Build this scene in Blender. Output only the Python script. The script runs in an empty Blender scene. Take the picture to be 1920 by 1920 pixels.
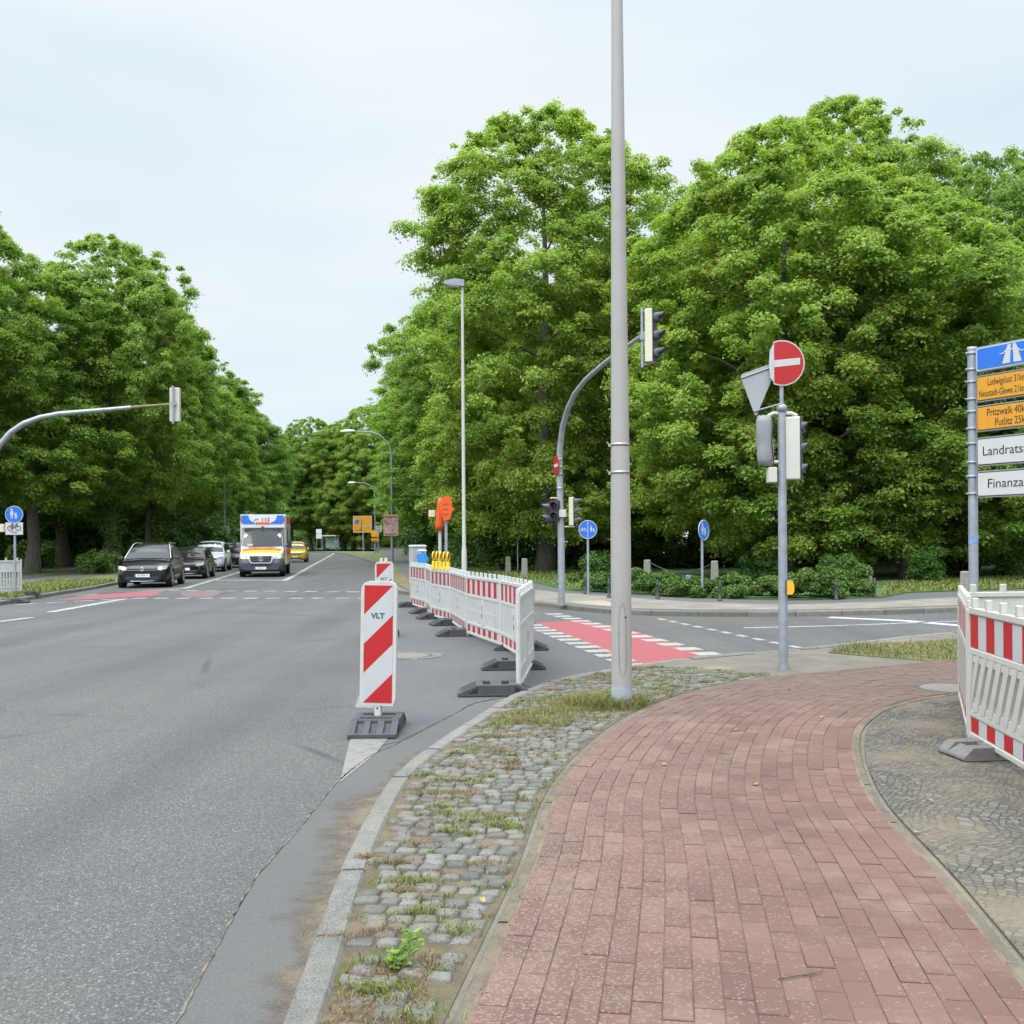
import bpy, math, random
import numpy as np
from mathutils import Vector, Matrix, Euler
RD = math.radians
PI = math.pi
scene = bpy.context.scene
COL = scene.collection
random.seed(7)

# ------------------------------------------------------------------ camera
F = 1900.0            # focal length in pixels of a 1920 px wide picture
CH = 1.62             # eye height
PX, PY = 960.0, 1013.0
ROLL = RD(0.40)
cd = bpy.data.cameras.new('camera'); cam = bpy.data.objects.new('camera', cd); COL.objects.link(cam)
cd.sensor_width = 36; cd.lens = 36 * F / 1920; cd.shift_y = (PY - 960) / 1920
cd.clip_start = 0.05; cd.clip_end = 3000
cam.location = (0, 0, CH); cam.rotation_euler = (RD(90), ROLL, 0)
scene.camera = cam

# ------------------------------------------------------------------ sky, sun, exposure
SUN_EL, SUN_ROT = RD(58), RD(215)
w = bpy.data.worlds.new('World'); scene.world = w; w.use_nodes = True
nt = w.node_tree; nt.nodes.clear()
def wn(t, **k):
    n = nt.nodes.new(t)
    for a, b in k.items(): setattr(n, a, b)
    return n
wo = wn('ShaderNodeOutputWorld'); bg = wn('ShaderNodeBackground'); bg.inputs[1].default_value = 0.1
sky = wn('ShaderNodeTexSky', sky_type='NISHITA', sun_disc=False)
sky.sun_elevation = SUN_EL; sky.sun_rotation = SUN_ROT; sky.air_density = 1.2; sky.dust_density = 2.0
tc = wn('ShaderNodeTexCoord'); sep = wn('ShaderNodeSeparateXYZ')
nt.links.new(tc.outputs['Generated'], sep.inputs[0])
mp = wn('ShaderNodeMapping'); mp.inputs['Scale'].default_value = (1.0, 1.0, 3.2); mp.inputs['Location'].default_value = (0.35, 0.2, 0.1)
nt.links.new(tc.outputs['Generated'], mp.inputs[0])
no = wn('ShaderNodeTexNoise'); no.inputs['Scale'].default_value = 1.7; no.inputs['Detail'].default_value = 4; no.inputs['Roughness'].default_value = 0.45
nt.links.new(mp.outputs[0], no.inputs['Vector'])
cr = wn('ShaderNodeValToRGB')          # cloud tint: thin bluish parts to near white
e = cr.color_ramp.elements
e[0].position = 0.36; e[0].color = (0.70, 0.815, 0.90, 1)
e[1].position = 0.62; e[1].color = (0.875, 0.925, 0.955, 1)
nt.links.new(no.outputs['Fac'], cr.inputs[0])
el = wn('ShaderNodeValToRGB')          # overcast sky: much brighter overhead than near the horizon
el.color_ramp.interpolation = 'EASE'
e = el.color_ramp.elements
e[0].position = 0.0; e[0].color = (.36, .36, .36, 1)
e[1].position = 1.0; e[1].color = (1, 1, 1, 1)
for p_, v_ in ((0.2, .345), (0.46, .352), (0.7, .72)):
    q = el.color_ramp.elements.new(p_); q.color = (v_, v_, v_, 1)
nt.links.new(sep.outputs['Z'], el.inputs[0])
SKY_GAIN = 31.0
m1 = wn('ShaderNodeMix', data_type='RGBA', blend_type='MULTIPLY'); m1.inputs[0].default_value = 1
nt.links.new(cr.outputs[0], m1.inputs[6]); nt.links.new(el.outputs[0], m1.inputs[7])
sdir = (math.sin(SUN_ROT) * math.cos(SUN_EL), math.cos(SUN_ROT) * math.cos(SUN_EL), math.sin(SUN_EL))
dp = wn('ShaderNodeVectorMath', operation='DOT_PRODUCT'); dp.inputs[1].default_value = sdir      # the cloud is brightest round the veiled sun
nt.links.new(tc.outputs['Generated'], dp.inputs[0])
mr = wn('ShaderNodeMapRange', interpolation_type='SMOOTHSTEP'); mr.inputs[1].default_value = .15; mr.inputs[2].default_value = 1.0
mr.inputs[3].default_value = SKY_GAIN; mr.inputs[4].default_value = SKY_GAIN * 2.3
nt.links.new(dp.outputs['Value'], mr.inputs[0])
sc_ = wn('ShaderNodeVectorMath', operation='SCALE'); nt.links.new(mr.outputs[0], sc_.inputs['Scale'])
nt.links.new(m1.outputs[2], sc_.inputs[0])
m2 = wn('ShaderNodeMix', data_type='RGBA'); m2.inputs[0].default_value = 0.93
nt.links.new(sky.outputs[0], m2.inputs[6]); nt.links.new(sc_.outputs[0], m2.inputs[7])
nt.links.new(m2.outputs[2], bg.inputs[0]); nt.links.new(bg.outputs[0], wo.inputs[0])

sl = bpy.data.lights.new('sun', 'SUN'); sun = bpy.data.objects.new('sun', sl); COL.objects.link(sun)
sl.energy = 1.4; sl.angle = RD(22); sl.color = (1, 0.96, 0.9)
sd = Vector((math.sin(SUN_ROT) * math.cos(SUN_EL), math.cos(SUN_ROT) * math.cos(SUN_EL), math.sin(SUN_EL)))
sun.rotation_euler = sd.to_track_quat('Z', 'Y').to_euler()
sun.location = sd * 50
scene.view_settings.view_transform = 'Standard'; scene.view_settings.look = 'None'
scene.view_settings.exposure = 0.0; scene.view_settings.gamma = 1; scene.view_settings.use_curve_mapping = False
scene.render.engine = 'CYCLES'
c = scene.cycles
c.use_denoising = True
try: c.denoiser = 'OPENIMAGEDENOISE'
except Exception: pass
c.max_bounces = 10; c.diffuse_bounces = 8; c.glossy_bounces = 3; c.transmission_bounces = 8; c.transparent_max_bounces = 6
c.caustics_reflective = False; c.caustics_refractive = False
c.use_adaptive_sampling = True; c.adaptive_threshold = 0.015

# ------------------------------------------------------------------ measuring helpers
cr_, sr_ = math.cos(ROLL), math.sin(ROLL)
def ray(px, py):
    u, v = px - PX, PY - py
    return Vector((u * cr_ + v * sr_, F, -u * sr_ + v * cr_))
def at(px, py, z=0.0):                       # where the line of sight meets the level z
    r = ray(px, py); t = (z - CH) / r.z
    return Vector((r.x * t, r.y * t, z))
def pt(px, py, d):                           # the point at distance d along the view axis
    r = ray(px, py); t = d / F
    return Vector((r.x * t, d, CH + r.z * t))
def XY(pts, z=0.0): return [tuple(at(a, b, z)[:2]) for a, b in pts]
def gx(px, d): return (px - PX) / F * d

# ------------------------------------------------------------------ materials
MATS = {}
class NT:
    def __init__(s, name):
        s.m = bpy.data.materials.new(name); s.m.use_nodes = True; s.t = s.m.node_tree
        s.b = s.t.nodes['Principled BSDF']; s.out = s.t.nodes['Material Output']
        s.tc = None
    def n(s, t, **k):
        x = s.t.nodes.new(t)
        for a, b in k.items(): setattr(x, a, b)
        return x
    def l(s, a, b): s.t.links.new(a, b)
    def co(s, scale=(1, 1, 1), rot=(0, 0, 0)):
        if s.tc is None: s.tc = s.n('ShaderNodeTexCoord')
        mpn = s.n('ShaderNodeMapping'); mpn.inputs['Scale'].default_value = scale; mpn.inputs['Rotation'].default_value = rot
        s.l(s.tc.outputs['Object'], mpn.inputs[0]); return mpn.outputs[0]
    def noise(s, scale, detail=3, rough=.5, sc=(1, 1, 1), rot=(0, 0, 0), dist=0):
        x = s.n('ShaderNodeTexNoise'); x.inputs['Scale'].default_value = scale; x.inputs['Detail'].default_value = detail
        x.inputs['Roughness'].default_value = rough; x.inputs['Distortion'].default_value = dist
        s.l(s.co(sc, rot), x.inputs['Vector']); return x.outputs['Fac']
    def voro(s, scale, feature='F1', sc=(1, 1, 1), rand=1.0):
        x = s.n('ShaderNodeTexVoronoi', feature=feature); x.inputs['Scale'].default_value = scale; x.inputs['Randomness'].default_value = rand
        s.l(s.co(sc), x.inputs['Vector']); return x
    def ramp(s, fac, stops, interp='LINEAR'):
        x = s.n('ShaderNodeValToRGB'); x.color_ramp.interpolation = interp
        e = x.color_ramp.elements
        while len(e) < len(stops): e.new(0.5)
        for q, (p, c) in zip(e, stops):
            q.position = p; q.color = (c, c, c, 1) if isinstance(c, (int, float)) else (*c, 1)
        s.l(fac, x.inputs[0]); return x.outputs[0]
    def mix(s, fac, a, b, blend='MIX'):
        x = s.n('ShaderNodeMix', data_type='RGBA', blend_type=blend)
        for k, v in ((0, fac), (6, a), (7, b)):
            if hasattr(v, 'node'): s.l(v, x.inputs[k])
            elif isinstance(v, (int, float)): x.inputs[k].default_value = v if k == 0 else (v, v, v, 1)
            else: x.inputs[k].default_value = (*v, 1)
        return x.outputs[2]
    def math(s, op, a, b=0.0):
        x = s.n('ShaderNodeMath', operation=op)
        for k, v in ((0, a), (1, b)):
            if hasattr(v, 'node'): s.l(v, x.inputs[k])
            else: x.inputs[k].default_value = v
        return x.outputs[0]
    def island(s): return s.n('ShaderNodeNewGeometry').outputs['Random Per Island']
    def bump(s, h, strength=.3, dist=.01):
        x = s.n('ShaderNodeBump'); x.inputs['Strength'].default_value = strength; x.inputs['Distance'].default_value = dist
        s.l(h, x.inputs['Height']); s.l(x.outputs[0], s.b.inputs['Normal'])
    def col(s, c): s.l(c, s.b.inputs['Base Color'])
    def rough(s, r):
        if hasattr(r, 'node'): s.l(r, s.b.inputs['Roughness'])
        else: s.b.inputs['Roughness'].default_value = r
def simple(name, col, rough=.5, metal=0.0, var=.12, scale=6.0, bump=0.0, bscale=80, spec=None, dirt=None):
    if name in MATS: return MATS[name]
    k = NT(name)
    n1 = k.noise(scale, 4, .6)
    lo = tuple(x * (1 - var) for x in col); hi = tuple(min(1, x * (1 + var)) for x in col)
    cc = k.ramp(n1, [(.3, lo), (.7, hi)])
    if dirt:
        n2 = k.noise(scale * 2.3, 6, .7)
        cc = k.mix(k.ramp(n2, [(.52, 0.0), (.78, dirt[1])]), cc, dirt[0])
    k.col(cc); k.rough(k.ramp(n1, [(.2, max(0, rough - .07)), (.8, min(1, rough + .07))]))
    k.b.inputs['Metallic'].default_value = metal
    if spec is not None: k.b.inputs['Specular IOR Level'].default_value = spec
    if bump: k.bump(k.noise(bscale, 3, .6), bump, .005)
    MATS[name] = k.m; return k.m
def emit(name, col, strength):
    if name in MATS: return MATS[name]
    k = NT(name); k.b.inputs['Base Color'].default_value = (*col, 1)
    k.b.inputs['Emission Color'].default_value = (*col, 1); k.b.inputs['Emission Strength'].default_value = strength
    MATS[name] = k.m; return k.m

def asphalt(name, base, tint, speck=.5, lanes=True, cracks=True, fine=125):
    k = NT(name)
    v = k.voro(fine); wn_ = k.n('ShaderNodeTexWhiteNoise'); k.l(v.outputs['Color'], wn_.inputs['Vector'])
    g = k.ramp(wn_.outputs['Value'], [(0, base * (1 - .8 * speck)), (.45, base * .95), (.8, base * (1 + .25 * speck)), (.93, base * (1 + .8 * speck)), (1, base * (1.1 + 2.6 * speck))])
    big = k.noise(.35, 5, .6)
    g = k.mix(1.0, g, k.ramp(big, [(.3, (.86, .87, .88)), (.7, (1.12, 1.12, 1.10))]), 'MULTIPLY')
    if lanes:
        ln = k.noise(1.0, 3, .5, sc=(1.1, .05, 1), rot=(0, 0, RD(-5)))
        g = k.mix(1.0, g, k.ramp(ln, [(.34, (.80, .805, .82)), (.58, (1.06, 1.06, 1.05))]), 'MULTIPLY')
        st = k.noise(2.2, 6, .7)
        g = k.mix(k.ramp(st, [(.66, 0.0), (.84, .22)]), g, (base * .5, base * .52, base * .54))
    g = k.mix(1.0, g, tint, 'MULTIPLY')
    if cracks:
        d = k.n('ShaderNodeTexVoronoi', feature='DISTANCE_TO_EDGE'); d.inputs['Scale'].default_value = .16
        nz = k.n('ShaderNodeTexNoise'); nz.inputs['Scale'].default_value = 1.3; nz.inputs['Detail'].default_value = 6
        k.l(k.co(), nz.inputs['Vector'])
        ad = k.mix(.06, k.co(), nz.outputs['Color'], 'ADD')
        k.l(ad, d.inputs['Vector'])
        ck = k.ramp(d.outputs['Distance'], [(0, .7), (.0035, .55), (.006, 0.0)])
        msk = k.ramp(k.noise(.5, 2), [(.45, 0.0), (.6, 1.0)])
        g = k.mix(k.math('MULTIPLY', ck, msk), g, (base * .28, base * .28, base * .27))
    k.col(g); k.rough(.82)
    k.bump(k.math('ADD', v.outputs['Distance'], k.noise(25, 3)), .35, .006)
    return k.m
def sandy(name, c0, c1, c2=None, scale=5.0, f2=.5, rough=.95):
    k = NT(name)
    a = k.noise(scale, 6, .7); b = k.noise(140, 3, .7)
    cc = k.mix(k.ramp(a, [(.35, 0.0), (.65, 1.0)]), c0, c1)
    if c2: cc = k.mix(k.ramp(k.noise(scale * .45, 5, .65), [(f2, 0.0), (f2 + .12, 1.0)]), cc, c2)
    cc = k.mix(1.0, cc, k.ramp(b, [(.25, .6), (.5, 1.0), (.75, 1.35)]), 'MULTIPLY')
    k.col(cc); k.rough(rough); k.bump(k.math('ADD', a, b), .5, .01)
    return k.m
def leafmat(name, deep, fresh, tip, transl=.32, clump=.45):
    k = NT(name)
    isl = k.island(); pn = k.noise(clump, 3, .6); oi = k.n('ShaderNodeObjectInfo')
    f = k.math('ADD', k.math('MULTIPLY', isl, .5), k.math('MULTIPLY', pn, .75))
    f = k.math('ADD', f, k.math('MULTIPLY', oi.outputs['Random'], .14))
    cc = k.ramp(f, [(.38, deep), (.68, fresh), (.98, tip)])
    k.col(cc); k.rough(.55); k.b.inputs['Specular IOR Level'].default_value = .35
    tr = k.n('ShaderNodeBsdfTranslucent')
    k.l(k.mix(1.0, cc, (1.16, 1.27, .60), 'MULTIPLY'), tr.inputs[0])
    ms = k.n('ShaderNodeMixShader'); ms.inputs[0].default_value = transl
    k.l(k.b.outputs[0], ms.inputs[1]); k.l(tr.outputs[0], ms.inputs[2]); k.l(ms.outputs[0], k.out.inputs[0])
    return k.m
def stone(name, c0, c1, grain=.5, moss=None, sand=None):
    k = NT(name)
    isl = k.island()
    cc = k.ramp(isl, [(0, c0), (1, c1)])
    cc = k.mix(1.0, cc, k.ramp(k.noise(160, 3, .7), [(.3, 1 - grain), (.5, 1.0), (.72, 1 + grain)]), 'MULTIPLY')
    cc = k.mix(1.0, cc, k.ramp(k.noise(9, 5, .65), [(.3, .78), (.7, 1.16)]), 'MULTIPLY')
    if sand: cc = k.mix(k.ramp(k.noise(3.0, 6, .7), [(.5, 0.0), (.68, sand[1])]), cc, sand[0])
    if moss: cc = k.mix(k.ramp(k.noise(2.1, 6, .7), [(.56, 0.0), (.72, moss[1])]), cc, moss[0])
    k.col(cc); k.rough(.85); k.bump(k.math('ADD', k.noise(160, 3, .7), k.noise(30, 4, .6)), .4, .006)
    return k.m

# ------------------------------------------------------------------ mesh builder
class MB:
    def __init__(s): s.v = []; s.f = []; s.m = []; s.s = []
    def add(s, vs, fs, m=0, smooth=False, M=None):
        o = len(s.v)
        s.v += [tuple(M @ Vector(p)) if M is not None else tuple(p) for p in vs]
        for q in fs:
            s.f.append([o + i for i in q]); s.m.append(m); s.s.append(smooth)
        return s
    def box(s, c, d, m=0, M=None, top=None):
        x, y, z = c; a, b, h = d[0] / 2, d[1] / 2, d[2] / 2
        ta, tb = (a, b) if top is None else (top[0] / 2, top[1] / 2)
        vs = [(x - a, y - b, z - h), (x + a, y - b, z - h), (x + a, y + b, z - h), (x - a, y + b, z - h),
              (x - ta, y - tb, z + h), (x + ta, y - tb, z + h), (x + ta, y + tb, z + h), (x - ta, y + tb, z + h)]
        return s.add(vs, [(3, 2, 1, 0), (4, 5, 6, 7), (0, 1, 5, 4), (1, 2, 6, 5), (2, 3, 7, 6), (3, 0, 4, 7)], m, False, M)
    def tube(s, pts, rad, n=12, m=0, M=None, caps=True, smooth=True):
        pts = [Vector(p) for p in pts]
        if isinstance(rad, (int, float)): rad = [rad] * len(pts)
        vs = []; up = None
        for i, p in enumerate(pts):
            t = (pts[min(i + 1, len(pts) - 1)] - pts[max(i - 1, 0)]).normalized()
            if up is None:
                up = Vector((0, 0, 1)) if abs(t.z) < .9 else Vector((1, 0, 0))
            a = t.cross(up).normalized(); b = a.cross(t).normalized(); up = b
            for k in range(n):
                q = 2 * PI * k / n
                vs.append(p + (a * math.cos(q) + b * math.sin(q)) * rad[i])
        fs = []
        for i in range(len(pts) - 1):
            for k in range(n):
                k2 = (k + 1) % n
                fs.append((i * n + k, i * n + k2, (i + 1) * n + k2, (i + 1) * n + k))
        s.add(vs, fs, m, smooth, M)
        if caps:
            s.add(vs[:n], [tuple(range(n))[::-1]], m, False, M); s.add(vs[-n:], [tuple(range(n))], m, False, M)
        return s
    def cyl(s, p0, p1, r0, r1=None, n=20, m=0, M=None): return s.tube([p0, p1], [r0, r0 if r1 is None else r1], n, m, M)
    def prism(s, poly, y0, y1, m=0, M=None, smooth=False):        # outline in x,z pushed from y0 to y1 (front y0)
        n = len(poly)
        ar = sum(poly[i][0] * poly[(i + 1) % n][1] - poly[(i + 1) % n][0] * poly[i][1] for i in range(n))
        if ar < 0: poly = poly[::-1]
        vs = [(x, y0, z) for x, z in poly] + [(x, y1, z) for x, z in poly]
        s.add(vs, [tuple(range(n)), tuple(range(2 * n - 1, n - 1, -1))], m, False, M)
        s.add(vs, [((i + 1) % n, i, n + i, n + (i + 1) % n) for i in range(n)], m, smooth, M)
        return s
    def ring(s, c, R_, r, n=32, k=8, m=0, M=None, sq=1.0, axis='y'):
        vs = []
        for i in range(n):
            a = 2 * PI * i / n
            for j in range(k):
                b = 2 * PI * j / k
                rr = R_ + r * math.cos(b)
                p = (rr * math.cos(a), r * math.sin(b) * sq, rr * math.sin(a))
                if axis == 'x': p = (p[1], p[0], p[2])
                elif axis == 'z': p = (p[0], p[2], p[1])
                vs.append((c[0] + p[0], c[1] + p[1], c[2] + p[2]))
        fs = [(i * k + j, ((i + 1) % n) * k + j, ((i + 1) % n) * k + (j + 1) % k, i * k + (j + 1) % k) for i in range(n) for j in range(k)]
        return s.add(vs, fs, m, True, M)
    def lathe(s, prof, n=24, m=0, M=None, axis='z'):              # prof: (radius, height)
        vs = []
        for r, h in prof:
            for k in range(n):
                a = 2 * PI * k / n
                p = (r * math.cos(a), r * math.sin(a), h)
                if axis == 'y': p = (p[0], p[2], p[1])
                elif axis == 'x': p = (p[2], p[0], p[1])
                vs.append(p)
        fs = [(i * n + k, i * n + (k + 1) % n, (i + 1) * n + (k + 1) % n, (i + 1) * n + k) for i in range(len(prof) - 1) for k in range(n)]
        return s.add(vs, fs, m, True, M)
    def build(s, name, mats, parent=None, bevel=0.0, seg=2, weld=False):
        me = bpy.data.meshes.new(name); me.from_pydata([tuple(p) for p in s.v], [], s.f)
        for q in (mats if isinstance(mats, (list, tuple)) else [mats]): me.materials.append(q)
        me.polygons.foreach_set('material_index', s.m); me.polygons.foreach_set('use_smooth', s.s); me.update()
        o = bpy.data.objects.new(name, me); COL.objects.link(o)
        if parent is not None: o.parent = parent
        if bevel:
            b = o.modifiers.new('bevel', 'BEVEL'); b.width = bevel; b.segments = seg; b.limit_method = 'ANGLE'; b.angle_limit = RD(35)
            b.harden_normals = False
        return o
def T(x=0, y=0, z=0, rx=0, ry=0, rz=0, s=1.0):
    return Matrix.Translation((x, y, z)) @ Euler((rx, ry, rz)).to_matrix().to_4x4() @ Matrix.Diagonal((s, s, s, 1))
def tag(o, label, cat, group=None, kind=None):
    o['label'] = label; o['category'] = cat
    if group: o['group'] = group
    if kind: o['kind'] = kind
    return o
def thing(name, label, cat, loc=(0, 0, 0), rz=0.0, group=None):
    o = bpy.data.objects.new(name, None); COL.objects.link(o); o.empty_display_size = .2
    o.location = loc; o.rotation_euler = (0, 0, rz)
    return tag(o, label, cat, group)
def kids(o): return [c for c in bpy.data.objects if c.parent is o]
def dup(root, loc, rz, label, group=None, scale=None):
    r = root.copy(); COL.objects.link(r); r.location = loc; r.rotation_euler = (0, 0, rz)
    r['label'] = label
    if group: r['group'] = group
    elif 'group' in r: del r['group']
    if scale: r.scale = scale
    for ch in kids(root):
        c_ = ch.copy(); COL.objects.link(c_); c_.parent = r
        for g in kids(ch):
            d_ = g.copy(); COL.objects.link(d_); d_.parent = c_
    return r
def struct(o): o['kind'] = 'structure'; return o
def text(body, size, m, parent, M, name='lettering', xs=1.0, align='CENTER', ext=.0015, bold=0.0):
    cu = bpy.data.curves.new('t', 'FONT'); cu.body = body; cu.size = size; cu.extrude = ext; cu.align_x = align; cu.align_y = 'CENTER'; cu.offset = bold
    cu.resolution_u = 3
    o = bpy.data.objects.new('t', cu); COL.objects.link(o)
    bpy.context.view_layer.update()
    me = bpy.data.meshes.new_from_object(o.evaluated_get(bpy.context.evaluated_depsgraph_get()))
    bpy.data.objects.remove(o); bpy.data.curves.remove(cu)
    me.transform(M @ Matrix.Rotation(PI / 2, 4, 'X') @ Matrix.Diagonal((xs, 1, 1, 1)))
    me.materials.clear(); me.materials.append(m); me.name = name
    q = bpy.data.objects.new(name, me); COL.objects.link(q); q.parent = parent
    return q
def sheet(name, pts, z, m, kind='structure', skirt=.014):
    s = MB(); n = len(pts)
    ar = sum(pts[i][0] * pts[(i + 1) % n][1] - pts[(i + 1) % n][0] * pts[i][1] for i in range(n))
    if ar < 0: pts = pts[::-1]
    vs = [(x, y, z) for x, y in pts] + [(x, y, z - skirt) for x, y in pts]      # edges turned down so that no light gap shows
    s.add(vs, [tuple(range(n))] + [(i, n + i, n + (i + 1) % n, (i + 1) % n) for i in range(n)])
    o = s.build(name, m); o['kind'] = kind; return o
def slab(name, pts, z0, z1, m, kind='structure'):
    s = MB(); n = len(pts)
    ar = sum(pts[i][0] * pts[(i + 1) % n][1] - pts[(i + 1) % n][0] * pts[i][1] for i in range(n))
    if ar < 0: pts = pts[::-1]
    vs = [(x, y, z1) for x, y in pts] + [(x, y, z0) for x, y in pts]
    s.add(vs, [tuple(range(n))] + [(i, n + i, n + (i + 1) % n, (i + 1) % n) for i in range(n)])
    o = s.build(name, m); o['kind'] = kind; return o
def inside(p, poly):
    r = False; x, y = p; j = len(poly) - 1
    for i in range(len(poly)):
        a, b = poly[i], poly[j]
        if (a[1] > y) != (b[1] > y) and x < (b[0] - a[0]) * (y - a[1]) / (b[1] - a[1]) + a[0]: r = not r
        j = i
    return r
def catmull(pts, step):                       # smooth curve through points, resampled
    P = [Vector(p) for p in pts]; P = [2 * P[0] - P[1]] + P + [2 * P[-1] - P[-2]]
    out = []
    for i in range(1, len(P) - 2):
        a, b, c_, d = P[i - 1:i + 3]
        for k in range(24):
            t = k / 24
            out.append(.5 * ((2 * b) + (c_ - a) * t + (2 * a - 5 * b + 4 * c_ - d) * t * t + (3 * b - a - 3 * c_ + d) * t ** 3))
    out.append(P[-2])
    L = [0.0]
    for i in range(1, len(out)): L.append(L[-1] + (out[i] - out[i - 1]).length)
    n = max(2, int(L[-1] / step)); res = []; j = 0
    for k in range(n + 1):
        s_ = L[-1] * k / n
        while j < len(L) - 2 and L[j + 1] < s_: j += 1
        t = (s_ - L[j]) / max(1e-9, L[j + 1] - L[j]); res.append(out[j].lerp(out[j + 1], t))
    return res
def frames(curve):
    fr = []
    for i, p in enumerate(curve):
        t = (curve[min(i + 1, len(curve) - 1)] - curve[max(0, i - 1)]).normalized()
        fr.append((p, t, Vector((t.y, -t.x))))     # right hand normal
    return fr
# ================================================================== THE GROUND
M_ASPH = asphalt('asphalt', .071, (1.015, 1.0, .955), .55)
M_PATCH = asphalt('asphalt_patch', .078, (.985, .985, 1.01), .3, False, False)
M_STRIP = asphalt('asphalt_strip', .082, (1.05, .99, .95), .14, False, False, 190)
M_WALK = asphalt('footway_asphalt', .078, (1.04, 1.0, .96), .2, False, False)
M_SAND = sandy('sand', (.075, .056, .034), (.13, .10, .064), (.065, .07, .02), 6, .52)
M_DIRT = sandy('dirt', (.05, .07, .02), (.06, .085, .022), (.085, .072, .04), .5, .56)
M_LAWN = sandy('lawn', (.035, .075, .016), (.06, .11, .022), (.09, .10, .03), .8, .6)
M_VERGE = sandy('verge_grass', (.06, .095, .02), (.10, .12, .032), (.15, .125, .05), 1.1, .5)
M_GRAN = stone('granite', (.12, .117, .106), (.165, .158, .144), .85, moss=((.10, .10, .07), .4), sand=((.21, .16, .11), .5))
M_COB = stone('cobble_granite', (.085, .083, .074), (.16, .153, .137), .6, moss=((.085, .08, .035), .6), sand=((.15, .115, .075), .6))
M_EDGE = stone('edging', (.095, .078, .056), (.125, .103, .074), .5, moss=((.07, .066, .03), .7), sand=((.175, .135, .09), .95))
M_CONC = simple('concrete', (.36, .33, .28), .9, 0, .15, 3, .3, 60)

struct(sheet('ground', [(-700, -60), (700, -60), (700, 900), (-700, 900)], -.04, M_DIRT))
road_pts = [(-16.2, -12), (-.65, -12), (20, -12), (45, 40), (12, 40), (-1, 31), (-2.5, 34.5), (-9, 70), (-16, 105), (-21.5, 131), (-28, 152), (-39, 172), (-62, 192),
            (-125, 220), (-140, 190), (-66, 165), (-44, 148), (-34, 130), (-27, 100), (-21.5, 63), (-19, 50), (-17, 37)]
road = sheet('road', road_pts, 0.0, M_ASPH)

# --- near pavement
KO = [(-.72, -4), (-.73, 0), (-.745, 2), (-.76, 3.39), (-.83, 4.86), (-.83, 6.29), (-.76, 7.07), (-.58, 7.95), (-.27, 9.25), (.02, 10.3), (.5, 11.35), (1.16, 12.2),
      (1.85, 12.95), (2.63, 13.5), (3.6, 14.1), (4.65, 14.75), (6.2, 16.0), (7.5, 16.8), (12, 19.3), (22, 23.2), (40, 29)]
ko = catmull(KO, .1); kof = frames(ko)
KW, S = .125, .068
ki = [p + n * KW for p, t, n in kof]
km = MB()
i = 0
while i < len(ko) - 11:
    ln_ = random.choice([8, 9, 10, 10, 11]); j = min(i + ln_, len(ko) - 1)
    a = [ko[q] + (kof[q][1] * (.011 if q == i else -.011 if q == j else 0)) for q in range(i, j + 1)]
    b = [ki[q] + (kof[q][1] * (.011 if q == i else -.011 if q == j else 0)) for q in range(i, j + 1)]
    dz = random.uniform(-.006, .006); ch = .014; n = len(a)
    vs = []
    for q in range(n):
        o_ = kof[i + q][2]
        jx = random.uniform(-.006, .006)
        vs += [(a[q].x, a[q].y, -.05), (a[q].x, a[q].y, S - ch + dz), (a[q].x + o_.x * (ch + jx), a[q].y + o_.y * (ch + jx), S + dz + random.uniform(-.002, .002)),
               (b[q].x - o_.x * ch, b[q].y - o_.y * ch, S + dz), (b[q].x, b[q].y, S - ch + dz), (b[q].x, b[q].y, -.05)]
    fs = [(6 * q + k, 6 * q + k + 1, 6 * q + k + 7, 6 * q + k + 6) for q in range(n - 1) for k in range(5)]
    fs += [tuple(range(5, -1, -1)), tuple(6 * (n - 1) + k for k in range(6))]
    km.add(vs, fs, 0); i = j
struct(km.build('kerb', M_GRAN))

k = NT('grey_paving')                     # small grey brown concrete pavers
br = k.n('ShaderNodeTexBrick'); br.inputs['Scale'].default_value = 1.0; br.inputs['Brick Width'].default_value = .2; br.inputs['Row Height'].default_value = .1
br.inputs['Mortar Size'].default_value = .004; br.inputs['Color1'].default_value = (.108, .093, .074, 1); br.inputs['Color2'].default_value = (.13, .112, .09, 1); br.inputs['Mortar'].default_value = (.10, .085, .062, 1)
k.l(k.co(rot=(0, 0, RD(24))), br.inputs['Vector'])
g = k.mix(1.0, br.outputs['Color'], k.ramp(k.noise(.9, 6, .65), [(.3, .8), (.7, 1.25)]), 'MULTIPLY')
g = k.mix(k.ramp(k.noise(.7, 5, .6), [(.55, 0.0), (.75, .5)]), g, (.30, .24, .17))
k.col(k.mix(1.0, g, k.ramp(k.noise(120, 3), [(.3, .75), (.7, 1.25)]), 'MULTIPLY')); k.rough(.9); k.bump(br.outputs['Fac'], -.3, .004)
M_GPAV = k.m
base = [tuple(p) for p in ki[::6]] + [(40, 10), (40, -6), (-.3, -6)]
slab('pavement', base, -.05, .05, M_GPAV)

# --- red path of pavers
PL = [(-1.05, -2.4), (-.82, -1), (-.5, 1.05), (-.153, 3.226), (.10, 4.82), (.29, 6.27), (.60, 7.56), (1.06, 8.9), (1.56, 9.85), (2.10, 10.6), (3.15, 11.5), (5.7, 12.9), (9, 14.4), (14, 16.2)]
pl = catmull(PL, .02); plf = frames(pl)
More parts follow.
